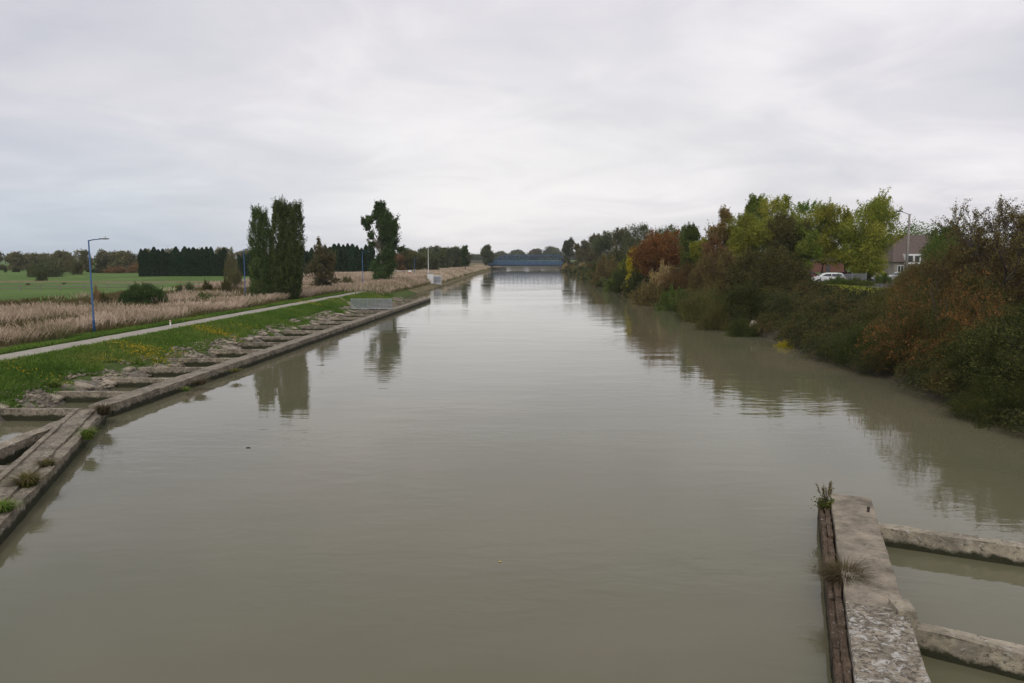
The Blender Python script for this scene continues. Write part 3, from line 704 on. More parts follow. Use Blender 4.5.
MB().box((0,0,.7),(1.1,.06,.7)).build('board', plain('orange_board', (.5,.16,.08), .6), e); MB().box((-.5,0,.3),(.06,.06,.7)).build('leg', STEEL, e); MB().box((.5,0,.3),(.06,.06,.7)).build('leg', STEEL, e)

# ================================================================ CARS
TYRE = plain('tyre', (.02,.02,.02), .8); RIM = plain('rim', (.35,.35,.36), .35, .7); WIN = plain('car_window', (.02,.025,.03), .1, 0, .6)
def car(x, y, z, rz, paint, label, van=False, rear_red=False):
    e = empty('parked_car', (x,y,z), rz, label, 'car')
    top = 1.48 if not van else 1.85
    prof = [(-2.1,.30),(-2.15,.62),(-2.08,.92),(-1.95,.98),(-1.75,top-.10),(-1.2,top),(.35,top-.02),(.75,top-.14),(1.35,1.0),(1.95,.86),(2.1,.70),(2.12,.34)]
    bm = bmesh.new(); W_ = .86
    rows = []
    for s in (-1,-.93,0,.93,1):
        row = []
        for (a, h) in prof:
            inset = .0 if h < 1.0 else .16*(h-1.0)/.45
            k = s*(W_-inset) if abs(s) < .99 else s*(W_-inset+.0)
            hh = h-(.03 if abs(s) > .99 and h > 1.2 else 0); row.append(bm.verts.new((a, k, hh)))
        rows.append(row)
    for i in range(4):
        for j in range(len(prof)): 
            j2 = (j+1) % len(prof); bm.faces.new((rows[i][j], rows[i][j2], rows[i+1][j2], rows[i+1][j]))
    bm.faces.new(rows[0]); bm.faces.new(rows[-1][::-1]); bmesh.ops.recalc_face_normals(bm, faces=bm.faces)
    bmesh.ops.bevel(bm, geom=[q for q in bm.edges], offset=.03, segments=1, affect='EDGES')
    me = bpy.data.meshes.new('body'); bm.to_mesh(me); bm.free(); link('body', me, paint, e)
    for s in (-1, 1):
        mb = MB(); pts = [(-1.62,1.02),(-1.5,top-.16),(-.35,top-.13),(-.35,1.0)]; q = lambda h: s*(W_-.16*max(0,h-1)/.45+.006)
        mb.add([(a,q(h),h) for a,h in pts], [(0,1,2,3)]); mb.build('side_window', WIN, e)
        mb = MB(); pts = [(-.27,1.0),(-.27,top-.13),(.42,top-.15),(1.05,1.02)]; mb.add([(a,q(h),h) for a,h in pts], [(0,1,2,3)]); mb.build('side_window', WIN, e)
    mb = MB(); mb.add([(1.30,-.72,1.04),(1.30,.72,1.04),(.80,.62,top-.16),(.80,-.62,top-.16)], [(0,1,2,3)]); mb.v = [(a+.03,b,c+.03) for a,b,c in mb.v]; mb.build('windscreen', WIN, e)
    mb = MB(); mb.add([(-1.93,-.70,1.04),(-1.93,.70,1.04),(-1.77,.60,top-.18),(-1.77,-.60,top-.18)], [(0,1,2,3)]); mb.v = [(a-.04,b,c) for a,b,c in mb.v]; mb.build('rear_window', WIN, e)
    for a in (-1.3, 1.3):
        for s in (-1, 1):
            w = MB().tube([(a,s*.70,.32),(a,s*.88,.32)], .32, 18).build('wheel', TYRE, e, smooth=False); MB().tube([(a,s*.86,.32),(a,s*.89,.32)], .19, 12).build('rim', RIM, w)
    for s in (-1, 1):
        MB().box((2.08,s*.6,.68),(.1,.32,.14)).build('headlight', GLASS, e, .01); MB().box((-2.13,s*.68,.78),(.08,.2,.22)).build('tail_light', plain('tail_red', (.35,.02,.02), .3), e, .01)
    return e
CW = plain('car_white', (.74,.74,.74), .25, 0, .6, .03); CS = plain('car_silver', (.45,.46,.48), .3, .4, .5, .04); CR = plain('car_red', (.26,.03,.03), .3, 0, .6, .04); CB = plain('car_blue_grey', (.12,.16,.22), .3, .2, .5, .05)
def park(px, D, rz, paint, label, **k):
    p = atD(px, D, 4); return car(p.x, p.y, H(p.x,p.y)+.02, rz, paint, label, **k)
park(828, 103, 2.9, CW, 'white car parked behind the trees on the right bank', van=False)
park(848, 112, 1.9, CR, 'dark red car seen end-on behind the right end of the nearest white one')
park(806, 118, .5, CR, 'dark red car low behind the tree trunks left of the white car')
park(868, 112, .3, CW, 'small white car behind the grey fence')
park(901, 110, 3.3, CW, 'white car below the house, right of the yellow-green tree')
park(396, 262, .15, CS, 'silver car parked left of the white and red sign on the left bank')
park(404.5, 258, .2, CB, 'blue-grey car parked between the silver car and the white and red sign')

# ================================================================ RIGHT BANK BUILT THINGS
p = atD(905.5, 104, 4); zz = H(p.x,p.y); hL = zat(214, 104)-zz
e = empty('concrete_lamp', (p.x,p.y,zz), math.pi+.15, 'tall grey concrete lamp post in front of the brown-roofed house', 'street lamp')
MB().tube([(0,0,0),(0,0,hL)], [.22,.13], 10).build('pole', plain('lamp_concrete', (.26,.24,.22), .85), e, smooth=True)
MB().tube([(-.3,0,hL-.05),(0,0,hL-.08),(.5,0,hL+.1),(1.2,0,hL+.3)], .045, 6).build('arm', STEEL, e); MB().box((1.5,0,hL+.36),(.75,.28,.13)).build('lamp_head', DGREY, e, .03)

WALLW = plain('cream_render', (.55,.52,.46), .9, var=.08); ROOFB = plain('brown_tiles', (.11,.082,.07), .9, var=.25, scale=4); BRICK = plain('red_brick', (.16,.07,.05), .9, var=.25, scale=5)
def house(px, D, w, d, eave, ridge, rz, label, roofmat, wallmat, wins=5):
    p = atD(px, D, 4); z0 = H(p.x,p.y)-.3
    e = empty('house', (p.x,p.y,z0), rz, label, 'house'); eh = eave-z0; rh = ridge-z0
    MB().box((0,0,eh/2),(w,d,eh)).build('wall', wallmat, e)
    o = .5; mb = MB(); x = w/2+o; y = d/2+o; xi = w/2-1.2
    mb.add([(-x,-y,eh+.02),(x,-y,eh+.02),(x,y,eh+.02),(-x,y,eh+.02),(-xi,0,rh),(xi,0,rh)], [(0,1,5,4),(1,2,5),(2,3,4,5),(3,0,4),(0,3,2,1)]); rf = mb.build('roof', roofmat, e)
    MB().box((w*.28,.3,rh+.2),(.7,.6,1.4)).build('chimney', BRICK, rf)
    for k in range(wins):
        xx = -w/2+w*(k+.5)/wins
        if k == wins//2:
            dr = MB().box((xx,-d/2-.03,1.05),(1.0,.08,2.1)).build('door', DGREY, e); MB().tube([(xx+.35,-d/2-.1,1.05),(xx+.35,-d/2-.16,1.05)], .04, 6).build('handle', STEEL, dr); continue
        wn = MB().box((xx,-d/2-.02,min(1.9,eh*.55)),(1.2,.06,1.3)).build('window', WIN, e)
        mb = MB()
        for s in (-1,0,1): mb.box((xx+s*.58,-d/2-.06,min(1.9,eh*.55)),(.09,.06,1.4))
        for s in (-1,1): mb.box((xx,-d/2-.062,min(1.9,eh*.55)+s*.66),(1.2,.05,.09))
        mb.build('frame', WHITE, wn); MB().box((xx,-d/2-.1,min(1.9,eh*.55)-.75),(1.4,.16,.07)).build('sill', WHITE, wn)
    # wide dormer bay with white frames
    if roofmat is ROOFB:
        dm = MB().box((-w*.24,-d/2-.1,eh+.55),(2.6,2.0,2.0)).build('dormer', WHITE, e, .02)
        for s in (-.62,.62): MB().box((-w*.24+s,-d/2-1.13,eh+.6),(.85,.05,1.2)).build('window', WIN, dm)
    return e
house(915, 150, 12, 9, zat(262,145), zat(235,150), -.08, 'house with a broad brown tiled roof and white dormer on the right bank', ROOFB, plain('dull_render', (.27,.24,.20), .9, var=.15))
house(800, 190, 20, 9, 6.6, 10.0, .1, 'low brick house mostly hidden behind the tree trunks on the right', plain('grey_tiles', (.14,.12,.11), .9), BRICK, wins=2)
# grey fence in the car park
p0 = atD(838, 97, 4); p1 = atD(866, 99, 4); z0 = H(p0.x,p0.y)
fe = empty('park_fence', (p0.x,p0.y,z0), math.atan2(p1.y-p0.y,p1.x-p0.x), 'grey metal paling fence around the car park between the tree trunks', 'fence'); Lf_ = (p1-p0).length
mb = MB()
x = 0
while x < Lf_: mb.box((x,0,.75),(.05,.03,1.5)); x += .16
mb.build('palings', STEEL, fe)
for z in (.25,1.4): MB().box((Lf_/2,.04,z),(Lf_,.04,.05)).build('rail', STEEL, fe)
for k in range(3): MB().box((Lf_*k/2,.06,.8),(.09,.09,1.6)).build('post', STEEL, fe)
# asphalt of the car park, kerbed
ASPH = plain('asphalt', (.055,.055,.055), .9, var=.15, scale=1)
def sheet(name, pts, z, mat):
    me = bpy.data.meshes.new(name); me.from_pydata([(*W2(u,v), z) for u,v in pts], [], [tuple(range(len(pts)))]); return prop(link(name, me, mat), kind='structure')
def patch(name, u0, u1, v0, v1, dz, mat, st=2.0):
    us = np.arange(u0,u1+.1,st); vs2 = np.arange(v0,v1+.1,st); V = [(*W2(u,v), float(hgt(u,v))+dz) for v in vs2 for u in us]; n = len(us)
    F = [(j*n+i, j*n+i+1, (j+1)*n+i+1, (j+1)*n+i) for j in range(len(vs2)-1) for i in range(n-1)]
    return prop(link(name, npmesh(name, V, F, smooth=True), mat), kind='structure')
patch('car_park', Rf(100)+19, Rf(100)+75, 88, 132, .12, ASPH)
# pale outfall block on the right bank
o = link('concrete_block', stone_mesh(77, .75, .35, .55), concrete('outfall_concrete', (.34,.30,.24), .35, .4, zdark=.1)); x, y = W2(Rf(73)+.1, 73); o.location = (x, y, .75); o.rotation_euler = (.2,.5,.7)
prop(o, 'pale weathered concrete block at the waterline among the right bank bushes', 'block')

# ================================================================ BRIDGE
BBL = plain('bridge_blue', (.05,.105,.18), .6, .1, .4, .2, .5)
BC = at(530, 268.5, 0); vb = 470
bl = Vector((*W2(-39.5, vb), 0)); br_ = Vector((*W2(8.5, vb), 0)); Lb = (br_-bl).length
be = empty('truss_bridge', bl, math.atan2(br_.y-bl.y, br_.x-bl.x), 'low blue steel truss bridge crossing the canal in the distance', 'bridge')
zd = zat(265.3, vb); ztp = zat(255.6, vb)
MB().box((Lb/2,3,zd+.35),(Lb,6,.7)).build('deck', BBL, be)
for y in (0, 6):
    mb = MB(); n = 18
    top = lambda f: zd+.7+(ztp-zd-.7)*min(1, (.25+f/.28) if f < .22 else 1, (.62+(1-f)/.12) if f > .9 else 1)
    P = [Vector((Lb*i/n, y, top(i/n))) for i in range(n+1)]
    for i in range(n): 
        mb.tube([P[i],P[i+1]], .26, 4); mb.tube([Vector((Lb*i/n,y,zd+.3)), P[i+1]] if i % 2 == 0 else [P[i], Vector((Lb*(i+1)/n,y,zd+.3))], .12, 4)
        mb.tube([Vector((Lb*i/n,y,zd+.3)), P[i+1]] if i % 2 else [P[i], Vector((Lb*(i+1)/n,y,zd+.3))], .13, 4)
    for i in range(n+1): mb.tube([Vector((Lb*i/n,y,zd)), P[i]], .15, 4)
    mb.build('truss', BBL, be)
    mb = MB(); mb.box((Lb/2,y-.2 if y == 0 else y+.2,zd+1.8),(Lb,.05,1.9)); mb.build('parapet_panel', BBL, be)
    MB().box((Lb/2,y,zd-.1),(Lb,.4,.9)).build('bottom_chord', plain('dark_blue_grey', (.03,.05,.08), .6), be)
DC = plain('dark_abutment', (.09,.085,.075), .9)
MB().box((.8,3,zd/2-.6),(4,7.4,zd+1.2-.45)).build('abutment', DC, be); MB().box((Lb-1.0,3,zd/2-.6),(3.4,7.4,zd+1.2-.45)).build('abutment', DC, be)
mb = MB(); mb.box((7.5,-3,.2),(9,3,2.4)); mb.build('landing_stage', DC, be)

# ================================================================ LEFT BANK PLANTS
# twin poplars: dense vertical columns
def column_tree(px, ytop, D, seed, cols, label, n=52000, leaf=.17):
    """cols: list of (dx, dy, width, top fraction, lean) streaky upright masses"""
    rg = np.random.RandomState(seed); p = atD(px, D, 1.6); z0 = H(p.x,p.y); h = zat(ytop, D)-z0
    e = empty('poplar', (p.x,p.y,z0-.1), 0, label, 'tree'); PP = []; DD = []; TT = []; mb = MB()
    tot = sum(c[2]*c[3] for c in cols)
    for (dx,dy,w,tf,lean) in cols:
        m = int(n*w*tf/tot/26); f = rg.rand(m)**.9; t = rg.rand(m)*6.283
        prof = (.72+.42*np.sin(np.clip(f*1.12,0,1)*math.pi))*np.where(f > .72, 1-((f-.72)/.30)**2*.75, 1)*(1+.22*(vn(f*9+seed, t*1.3)-.5)*2)
        prof = prof*np.where(f < .35, 1.0+.22*(.35-f)/.35, 1)
        rad = w*prof*(.45+.55*rg.rand(m)**.5)
        B = np.stack([dx+lean*f*h+np.cos(t)*rad, dy+np.sin(t)*rad, f*h*tf*.95], -1)
        out = np.stack([np.cos(t), np.sin(t), 0*t], -1)*.34+rdir(rg, m)*.12+np.array([0,0,1.0])
        out /= np.linalg.norm(out,axis=1)[:,None]
        P, Dv, T = shoot_pts(rg, B, out, .95, 26, .3, .07); PP.append(P); DD.append(Dv); TT.append(T)
        mb.tube([(dx*.4,dy*.4,0),(dx,dy,h*.3),(dx+lean*h*.85,dy,h*tf*.85)], [.3,.2,.05], 7)
    P = np.concatenate(PP); P[:,2] = np.maximum(P[:,2], .1)
    link('crown', leafmesh('crown', P, leaf, np.concatenate(TT), rg, np.concatenate(DD), .55), FM['poplar'], e)
    mb.build('trunk', BARK, e); return e
column_tree(263, 207, 107, 5, [(-.35,0,1.0,1,-.006),(.35,.4,1.0,.95,.0),(-.1,-.5,1.25,.45,0)], 'left and slimmer of the twin dark columnar poplars', 50000)
column_tree(288, 199.5, 107, 6, [(-.8,0,1.15,1,-.010),(.2,.5,1.2,.97,.0),(.6,-.2,1.0,.97,.085),(0,-.4,1.7,.45,0)], 'right and broader of the twin dark columnar poplars, leaning outward at the top', 95000)
bush(262, 279, 105, 34, 'poplar', 'dark leafy suckers around the foot of the twin poplars', lod='l')
# tall ragged tree (lobes x,y,z,r in crown radii / height)
tree_px(381, 203, 166, 35, 12, 26000, .34, 'ctree', 'tall ragged dark green tree with bare pale limbs, alone on the left bank',
    lobes=[(0,0,.95,.30),(.15,.1,.88,.36),(-.15,0,.86,.28),(-.55,0,.80,.22),(-.85,.1,.77,.20),(-.7,0,.71,.20),(.35,0,.79,.42),(.68,.1,.72,.36),(.1,.2,.73,.38),(.6,0,.63,.40),(.3,.2,.6,.42),(-.52,0,.60,.18),(.05,.3,.5,.36),(.6,.1,.5,.36),(.45,0,.39,.42),(.1,.2,.32,.40),(-.25,.1,.24,.34),(.45,0,.24,.42),(1.05,0,.44,.13),(-.4,0,.50,.16),(.15,-.1,.16,.45),(-.1,0,.1,.35)], shoots=90, bark=BARKL, tr=.42)
tree_px(322, 243, 128, 30, 14, 7500, .25, 'wood', 'small brownish olive autumn tree between the poplars and the ragged tree', base=.02, nl=22)
for i,(px,yt) in enumerate(((320,237),)):
    tree_px(px, yt, 130, 9, 15, 900, .25, 'wood', 'thin bare-topped sapling rising out of the brownish olive tree', base=.6, nl=5)
bush(145, 281, 94, 48, 'ctree', 'round dark green bush alone in the reeds left of centre', lod='r')
bush(127, 290, 93, 18, 'ctree', 'lower dark green bush joined to the left of the round bush', lod='r')
for px,yt,D,w,k,lab in ((207,279,125,12,'olive','small olive bush on the field edge right of the dark bush'),(226,277,122,13,'olive','second small olive bush nearer to the poplars'),(190,281,130,10,'greyg','small grey-green bush on the field edge, left of the olive bushes'),(180,284,120,9,'greyg','tiny grey-green shrub at the reed edge'),
   (236,262,140,16,'wood','upright brown shrub left of the poplars'),(232,250,200,16,'wood','taller brown tree at the gap in the cypress row'),
   (47,257,225,34,'greyg','large rounded grey-green bush in the left field'),(42,272,190,13,'dark','small dark green ball bush in front of the rounded one'),(73,254,260,20,'wood','yellowish brown tree right of the rounded bush'),(34,262,226,12,'olive','small olive bush at the left foot of the rounded bush'),
   (120,266,285,36,'orange','rusty orange bushes in the distance left of the cypress row'),(98,268,285,18,'dark','dark bush left of the rusty orange bushes'),(136,262,290,14,'orange','small tan bush touching the left end of the cypress row'),
   (28,283,160,5,'dark','tiny dark shrub left on the field fence'),(64,282.5,165,5,'dark','tiny dark shrub on the field fence right of the other'),(347,276,150,16,'olive','low olive scrub left of the ragged tree'),(97,283,90,9,'tan','yellowish weeds behind the nearest lamp'),
   (205,292,100,30,'green','low green scrub in the reeds right of the dark bush'),(25,300,88,30,'olive','low olive scrub in the reeds at far left'),(75,304,82,26,'olive','low olive scrub near the foot of the nearest lamp'),(103,292,92,18,'olive','brown-green weeds right of the nearest lamp')):
    bush(px, yt, D, w, k, lab, lod='l')
# cypress windbreaks
def conifer_proto(seed):
    rg = np.random.RandomState(seed); n = 5200; f = rg.rand(n)**.75; t = rg.rand(n)*6.283
    f = 1-f*.98; prof = np.minimum(1.0, (1-f)*4.2+.03)**.75; r = prof*(.6+.4*rg.rand(n)**.5)*(1+.2*np.sin(t*3+f*13+seed))
    P = np.stack([np.cos(t)*r*.12, np.sin(t)*r*.12, f], -1); e = empty('cypress', (0,0,0))
    D = np.stack([np.cos(t)*.3, np.sin(t)*.3, t*0+1], -1); D /= np.linalg.norm(D,axis=1)[:,None]
    link('crown', leafmesh('crown', P, .055, rg.rand(n), rg, D, .5), FM['conifer'], e)
    MB().tube([(0,0,-.01),(0,0,.8)], [.018,.004], 6).build('trunk', BARK, e); return e
cps = [conifer_proto(s) for s in (1,2,3)]; rr = random.Random(3); ci = 0
def crow(x0, D0, y0, x1, D1, y1, n, group, label):
    global ci
    for i in range(n):
        f = i/(n-1); px = x0+(x1-x0)*f; D = D0+(D1-D0)*f+rr.uniform(-.5,.5); p = atD(px, D, 3); z = H(p.x,p.y); h = (zat(y0+(y1-y0)*f, D)-z)*rr.uniform(.80,1.06)
        if ci < 3:
            e = cps[ci]; e.location = (p.x,p.y,z-.1); e.scale = (h*.85,)*2+(h,)
            prop(e, label, 'conifer', group)
        else: e = copy_tree(cps[rr.randrange(3)], (p.x,p.y,z-.1), label, group, (h*rr.uniform(.85,1.15),)*2+(h,), rr.random()*6)
        e['category'] = 'conifer'; ci += 1
crow(142, 232, 247, 225, 238, 248.5, 20, 'cypresses in the left windbreak', 'dark green cypress in the clipped row between the orange bushes and the poplars')
crow(240, 236, 250, 371, 250, 243, 30, 'cypresses in the right windbreak', 'dark green cypress in the row passing behind the poplars to the ragged tree')
# far woodland belts: one mass each
def belt(name, pts, h0, h1, n, leaf, kind, label, seed, depth=30, cat='woodland'):
    """pts: list of (px, D, ytop)"""
    rg = np.random.RandomState(seed); C = []; Rr = []
    Pw = [atD(a, b, 2) for a,b,_ in pts]; tops = [zat(c, b) for _,b,c in pts]
    seg = [(Pw[i+1]-Pw[i]).length for i in range(len(Pw)-1)]; tot = sum(seg); nt = int(tot/3.2)
    for j in range(nt):
        d = tot*(j+.5)/nt+rg.normal(); i = 0
        while i < len(seg)-1 and d > seg[i]: d -= seg[i]; i += 1
        f = min(1, max(0, d/seg[i])); q = Pw[i].lerp(Pw[i+1], f); tp = (tops[i]*(1-f)+tops[i+1]*f-1.6)*(.84+.2*rg.rand()); r = tp*.25
        yo = rg.rand()*depth
        for k in range(9):
            z = 1.6+tp*(.02+.86*rg.rand()); C.append((q.x+rg.normal()*r*.7, q.y+yo+rg.normal()*r*.5, z)); Rr.append(r*(.55+.5*rg.rand()))
        C.append((q.x, q.y+yo, 1.6+tp*.9)); Rr.append(r*.6)
    P, T, k = lobes_pts(rg, C, Rr, n, .6, 1); P[:,2] = np.maximum(P[:,2], 1.3)
    o = link(name, leafmesh(name, P, leaf, T, rg), FM[kind]); return prop(o, label, cat, kind='stuff')
belt('woodland', [(-90,340,252),(0,335,252.5),(70,335,250),(140,335,250.5),(250,340,249)], 0,0, 110000, .75, 'wood', 'brown-green woodland belt on the horizon behind the left field', 1)
belt('woodland', [(385,330,252),(410,330,249),(440,345,247),(458,370,250),(464,375,256)], 0,0, 80000, .7, 'greyg', 'grey-green woodland belt left of the blue bridge', 2)
belt('woodland', [(462,900,255),(500,1050,253.5),(560,1050,252.5),(620,950,250)], 0,0, 60000, 1.6, 'greyg', 'hazy tree line beyond the blue bridge', 3)
belt('woodland', [(900,190,222),(960,190,225),(1080,190,224)], 0,0, 24000, .5, 'green', 'dark green trees behind the brown-roofed house', 4)
belt('woodland', [(640,330,242),(720,250,242),(800,210,240)], 0,0, 30000, .5, 'green', 'green tree mass behind the autumn trees on the right bank', 5)
belt('field_hedge', [(-60,300,268),(60,300,268),(150,300,268.5)], 0,0, 16000, .5, 'dark', 'low dark hedge at the foot of the left woodland', 6, 4, 'hedge')
# individual far trees
for (px,yt,D,w,kind,lab,base) in (
  (412,252,285,28,'olive','olive rounded tree behind the parked cars on the left',.05),(398,254,280,14,'orange','brown autumn tree right of the ragged tree',.05),(428,251,300,26,'greyg','grey-green tree behind the thin mast',.05),
  (465,245,320,8,'ctree','slender dark tree standing left of the bridge',.3),(487,245.5,460,15,'greyg','vase-shaped grey tree just left of the bridge',.25),
  (501,253,1000,14,'greyg','small hazy tree behind the left end of the bridge',.1),(517,252,1000,17,'greyg','rounded hazy tree behind the left part of the bridge',.1),(535,251,1000,16,'wood','brownish hazy tree behind the middle of the bridge',.1),(552,248,1000,18,'greyg','rounded tree behind the right part of the bridge',.05),
  (569,240,470,17,'greyg','tall rounded tree at the right end of the bridge',.05),(583,240,400,22,'wood','brown-tinged tree right of the bridge',.05),(596,235,340,26,'wood','brown-green tree on the right bank beyond the bends',.05),
  (608,231,300,32,'greyg','pale grey-green willow-like tree on the far right bank',.05),(622,229,270,36,'wood','brownish grey tree right of the willow-like tree',.05),(638,226,240,42,'greyg','tall grey-green tree left of the red tree',.1),(664,227,230,46,'green','green tree top right behind the red tree',.2),(678,229,200,30,'green','small green tree right behind the red tree',.2)):
    tree_px(px, yt, D, w, int(px), 10000, max(.3, D*.0016), kind, lab, base=base, nl=20, shoots=30)

# reeds, grass: uncountable stuff
def blades(name, dens_fn, u0, u1, v0, v1, n, h, w, kind, label, seed, plume=.0, lean=.25, tl=(0,.4), th=(.6,1)):
    rg = np.random.RandomState(seed); u = u0+(u1-u0)*rg.rand(n); v = v0+(v1-v0)*rg.rand(n)**1.35
    k = rg.rand(n) < dens_fn(u, v); u, v = u[k], v[k]; n = len(u)
    z = hgt(u, v); x = u*cA+v*sA; y = -u*sA+v*cA; hh = h*(.6+.6*rg.rand(n))*(.7+.6*fbm(u*.3, v*.3, 3)); t = rg.rand(n)*6.283
    ww = w*(1+np.maximum(0, v-60)/90); s = np.stack([np.cos(t), np.sin(t), 0*t], -1)*ww[:,None]; l = rg.normal(size=(n,2))*lean*hh[:,None]
    B = np.stack([x,y,z-.05], -1); M_ = B+np.stack([l[:,0]*.4,l[:,1]*.4,hh*.55],-1); T_ = B+np.stack([l[:,0],l[:,1],hh],-1)
    if plume:
        V = np.stack([B-s*.5,B+s*.5,M_+s,M_-s,T_+s*plume*.6,T_-s*plume*.6],1).reshape(-1,3)
    else: V = np.stack([B-s,B+s,M_+s*.8,M_-s*.8,T_+s*.15,T_-s*.15],1).reshape(-1,3)
    i = np.arange(n)*6; F = np.concatenate([np.stack([i,i+1,i+2,i+3],-1), np.stack([i+3,i+2,i+4,i+5],-1)])
    q = fbm(u*.25+9, v*.25, 3)
    a = tl[0]+(tl[1]-tl[0])*rg.rand(n)+(q-.47)*.5; b = th[0]+(th[1]-th[0])*rg.rand(n)+(q-.47)*1.0
    return prop(link(name, npmesh(name, V, F, tone=np.clip(np.concatenate([a,b]),0,1)), FM[kind]), label, 'grass', kind='stuff')
def d_reed(u, v):
    s = Lf(v)-u; q = fbm(u*.12+3, v*.07, 3)
    near = ((s > 10.4+2.2*vn(v*.25,5)) & (s < 15+5*vn(v*.1,8)))*np.clip(1.15-2.4*np.clip(vn(u*.35,v*.2+7)-.42,0,1),.12,1)
    mid = ((s >= 19) & (s < 40))*np.clip((q-.50)*9, 0, .8)
    far = ((v > 118) & (s > 2.2) & (s < 10))*np.clip((v-118)/30,0,1)*.5
    fw = ((v > 150) & (s > 2) & (s < 42))*.6
    return np.maximum(np.maximum(near, mid), np.maximum(far, fw))
blades('reeds', d_reed, -76, -27, 25, 300, 520000, 1.2, .028, 'reed', 'pinkish dry reeds with feathery plumes along the left of the path', 1, .8, .42, (0,.4), (.38,1))
blades('far_reeds', lambda u,v: ((Lf(v)-u) > .8)*((Lf(v)-u) < 45)*.9, -84, -27, 200, 470, 60000, 1.3, .05, 'reed', 'pinkish dry reeds on the far left bank', 2, 1.0)
def d_grass(u, v):
    s = Lf(v)-u; q = vn(u*.9, v*.9)
    return ((s > .7+1.9*vn(v*.5,2)) & (s < 5.9))*1.0+((s > 8.5) & (s < 11.5))*.9+((s > .3)&(s <= 2.2)&(q > .72))*.8
blades('bank_grass', d_grass, -38, -25.2, 26, 132, 300000, .26, .028, 'grass', 'bright green grass along both sides of the path', 3, 0, .5, (0,.5), (.25,.8))
blades('scrub_grass', lambda u,v: np.maximum(((Lf(v)-u) > 18)*((Lf(v)-u) < 46)*np.clip((.5-fbm(u*.12+3, v*.07, 3))*7,0,1), ((Lf(v)-u) > 11)*((Lf(v)-u) < 20)*np.clip((vn(u*.35,v*.2+7)-.5)*2.5,0,.8)), -76, -36, 30, 170, 130000, .6, .06, 'tuft', 'rough green grass in patches behind the reeds', 4)
blades('verge_grass', lambda u,v: ((u-Rf(v)) > 11)*((u-Rf(v)) < 22)*.9, 28, 48, 50, 110, 50000, .2, .05, 'ygreen', 'short mown grass verge on top of the right bank', 5, 0, .5, (.2,.6), (.3,.8))
# ragwort patches
rg = np.random.RandomState(3); P = []
for (px,py,n) in ((140,347,420),(152,350,260),(210,330,360),(222,331,200),(174,345,90),(310,306,200),(16,371,60),(67,372,60),(110,356,60),(244,325,80)):
    p = at(px,py,1.45)
    for i in range(n):
        x = p.x+rg.normal()*.9; y = p.y+rg.normal()*.5; P.append((x,y,H(x,y)+.2+.35*rg.rand()))
prop(link('ragwort', leafmesh('ragwort', np.array(P), .10, rg.rand(len(P))**1.2, rg), FM['flower']), 'yellow flowering ragwort scattered in the bank grass', 'flowers', kind='stuff')

# field rail fence
rl = MB(); pts = [atD(px, D, 1.6) for px, D in ((-60,128),(0,130),(60,133),(130,137),(165,141))]
fe = empty('field_fence', (pts[1].x, pts[1].y, 1.6), 0, 'low weathered wooden rail fence across the green field at left', 'fence'); FW = plain('fence_wood', (.22,.19,.16), .9)
for i in range(len(pts)-1):
    a, b = pts[i], pts[i+1]; n = int((b-a).length/3)
    for z in (.5,1.0):
        mb = MB(); mb.tube([a-fe.location+Vector((0,0,z)), b-fe.location+Vector((0,0,z))], .06, 4); mb.build('rail', FW, fe)
    for k in range(n):
        q = a.lerp(b, k/n)-fe.location; mb = MB(); mb.box((q.x,q.y,q.z+.5),(.12,.12,1.3)); mb.build('post', FW, fe)

# ================================================================ RIGHT BANK VEGETATION
rg = np.random.RandomState(11)
def carpet(name, v0, v1, nd, n, leaf, label, smax=12.5, r0=.7, r1=1.9):
    """a tangle of overlapping bramble mounds with arching canes"""
    v = v0+(v1-v0)*rg.rand(nd)**1.15; s = -.3+(smax+.3)*rg.rand(nd); u = Rf(v)+s
    Rr = (r0+(r1-r0)*rg.rand(nd)**1.6)*np.interp(s, [0,2,8,11,13], [.8,1,1,.6,.4]); Rr[s > 11] = np.minimum(Rr[s > 11], .8)
    g_ = np.maximum(hgt(u, v), .1); C = np.stack([u*cA+v*sA, -u*sA+v*cA, g_+Rr*.15], -1)
    w = Rr**2/(1+np.maximum(0, v-45)/45)**1.4; w /= w.sum(); k = rg.choice(nd, n, p=w); d = rdir(rg, n); d[:,2] = np.abs(d[:,2])*.9
    rr_ = (.72+.28*rg.rand(n)**.5)*(1+.25*np.sin(d[:,0]*4+k)*np.sin(d[:,1]*5+k*1.7)); P = C[k]+d*(rr_*Rr[k])[:,None]
    lt = rg.rand(nd); lt = lt*.45+.35*vn(u*.4+5, v*.25); T = lt[k]+rg.rand(n)*.35; f_ = 1+np.maximum(0, v-50)/70; S = leaf*f_[k]
    m = n//45; i = rg.choice(n, m); Dv = d[i]+rdir(rg, m)*.6; Dv[:,2] = np.abs(Dv[:,2])*.9+.3; tt = np.linspace(.05,1,16)
    PP = P[i][:,None,:]+Dv[:,None,:]*tt[None,:,None]*.8; PP[:,:,2] -= (tt**2)[None,:]*.75; PP = PP.reshape(-1,3)+rg.normal(size=(m*16,3))*.025
    P = np.concatenate([P, PP]); T = np.concatenate([T, np.repeat(rg.rand(m)*.75+.15, 16)+rg.rand(m*16)*.15]); S = np.concatenate([S, np.repeat(S[i], 16)*.75])
    ok = P[:,2] > .0
    o = link(name, leafmesh(name, P[ok], S[ok], T[ok], rg), FM['bramble']); return prop(o, label, 'bramble', kind='stuff')
carpet('bramble_thicket', 22, 150, 900, 420000, .115, 'dark grey-green bramble thicket covering the near right bank')
carpet('far_thicket', 140, 430, 420, 60000, .22, 'brownish scrub covering the far right bank', 10, 1.0, 2.6)

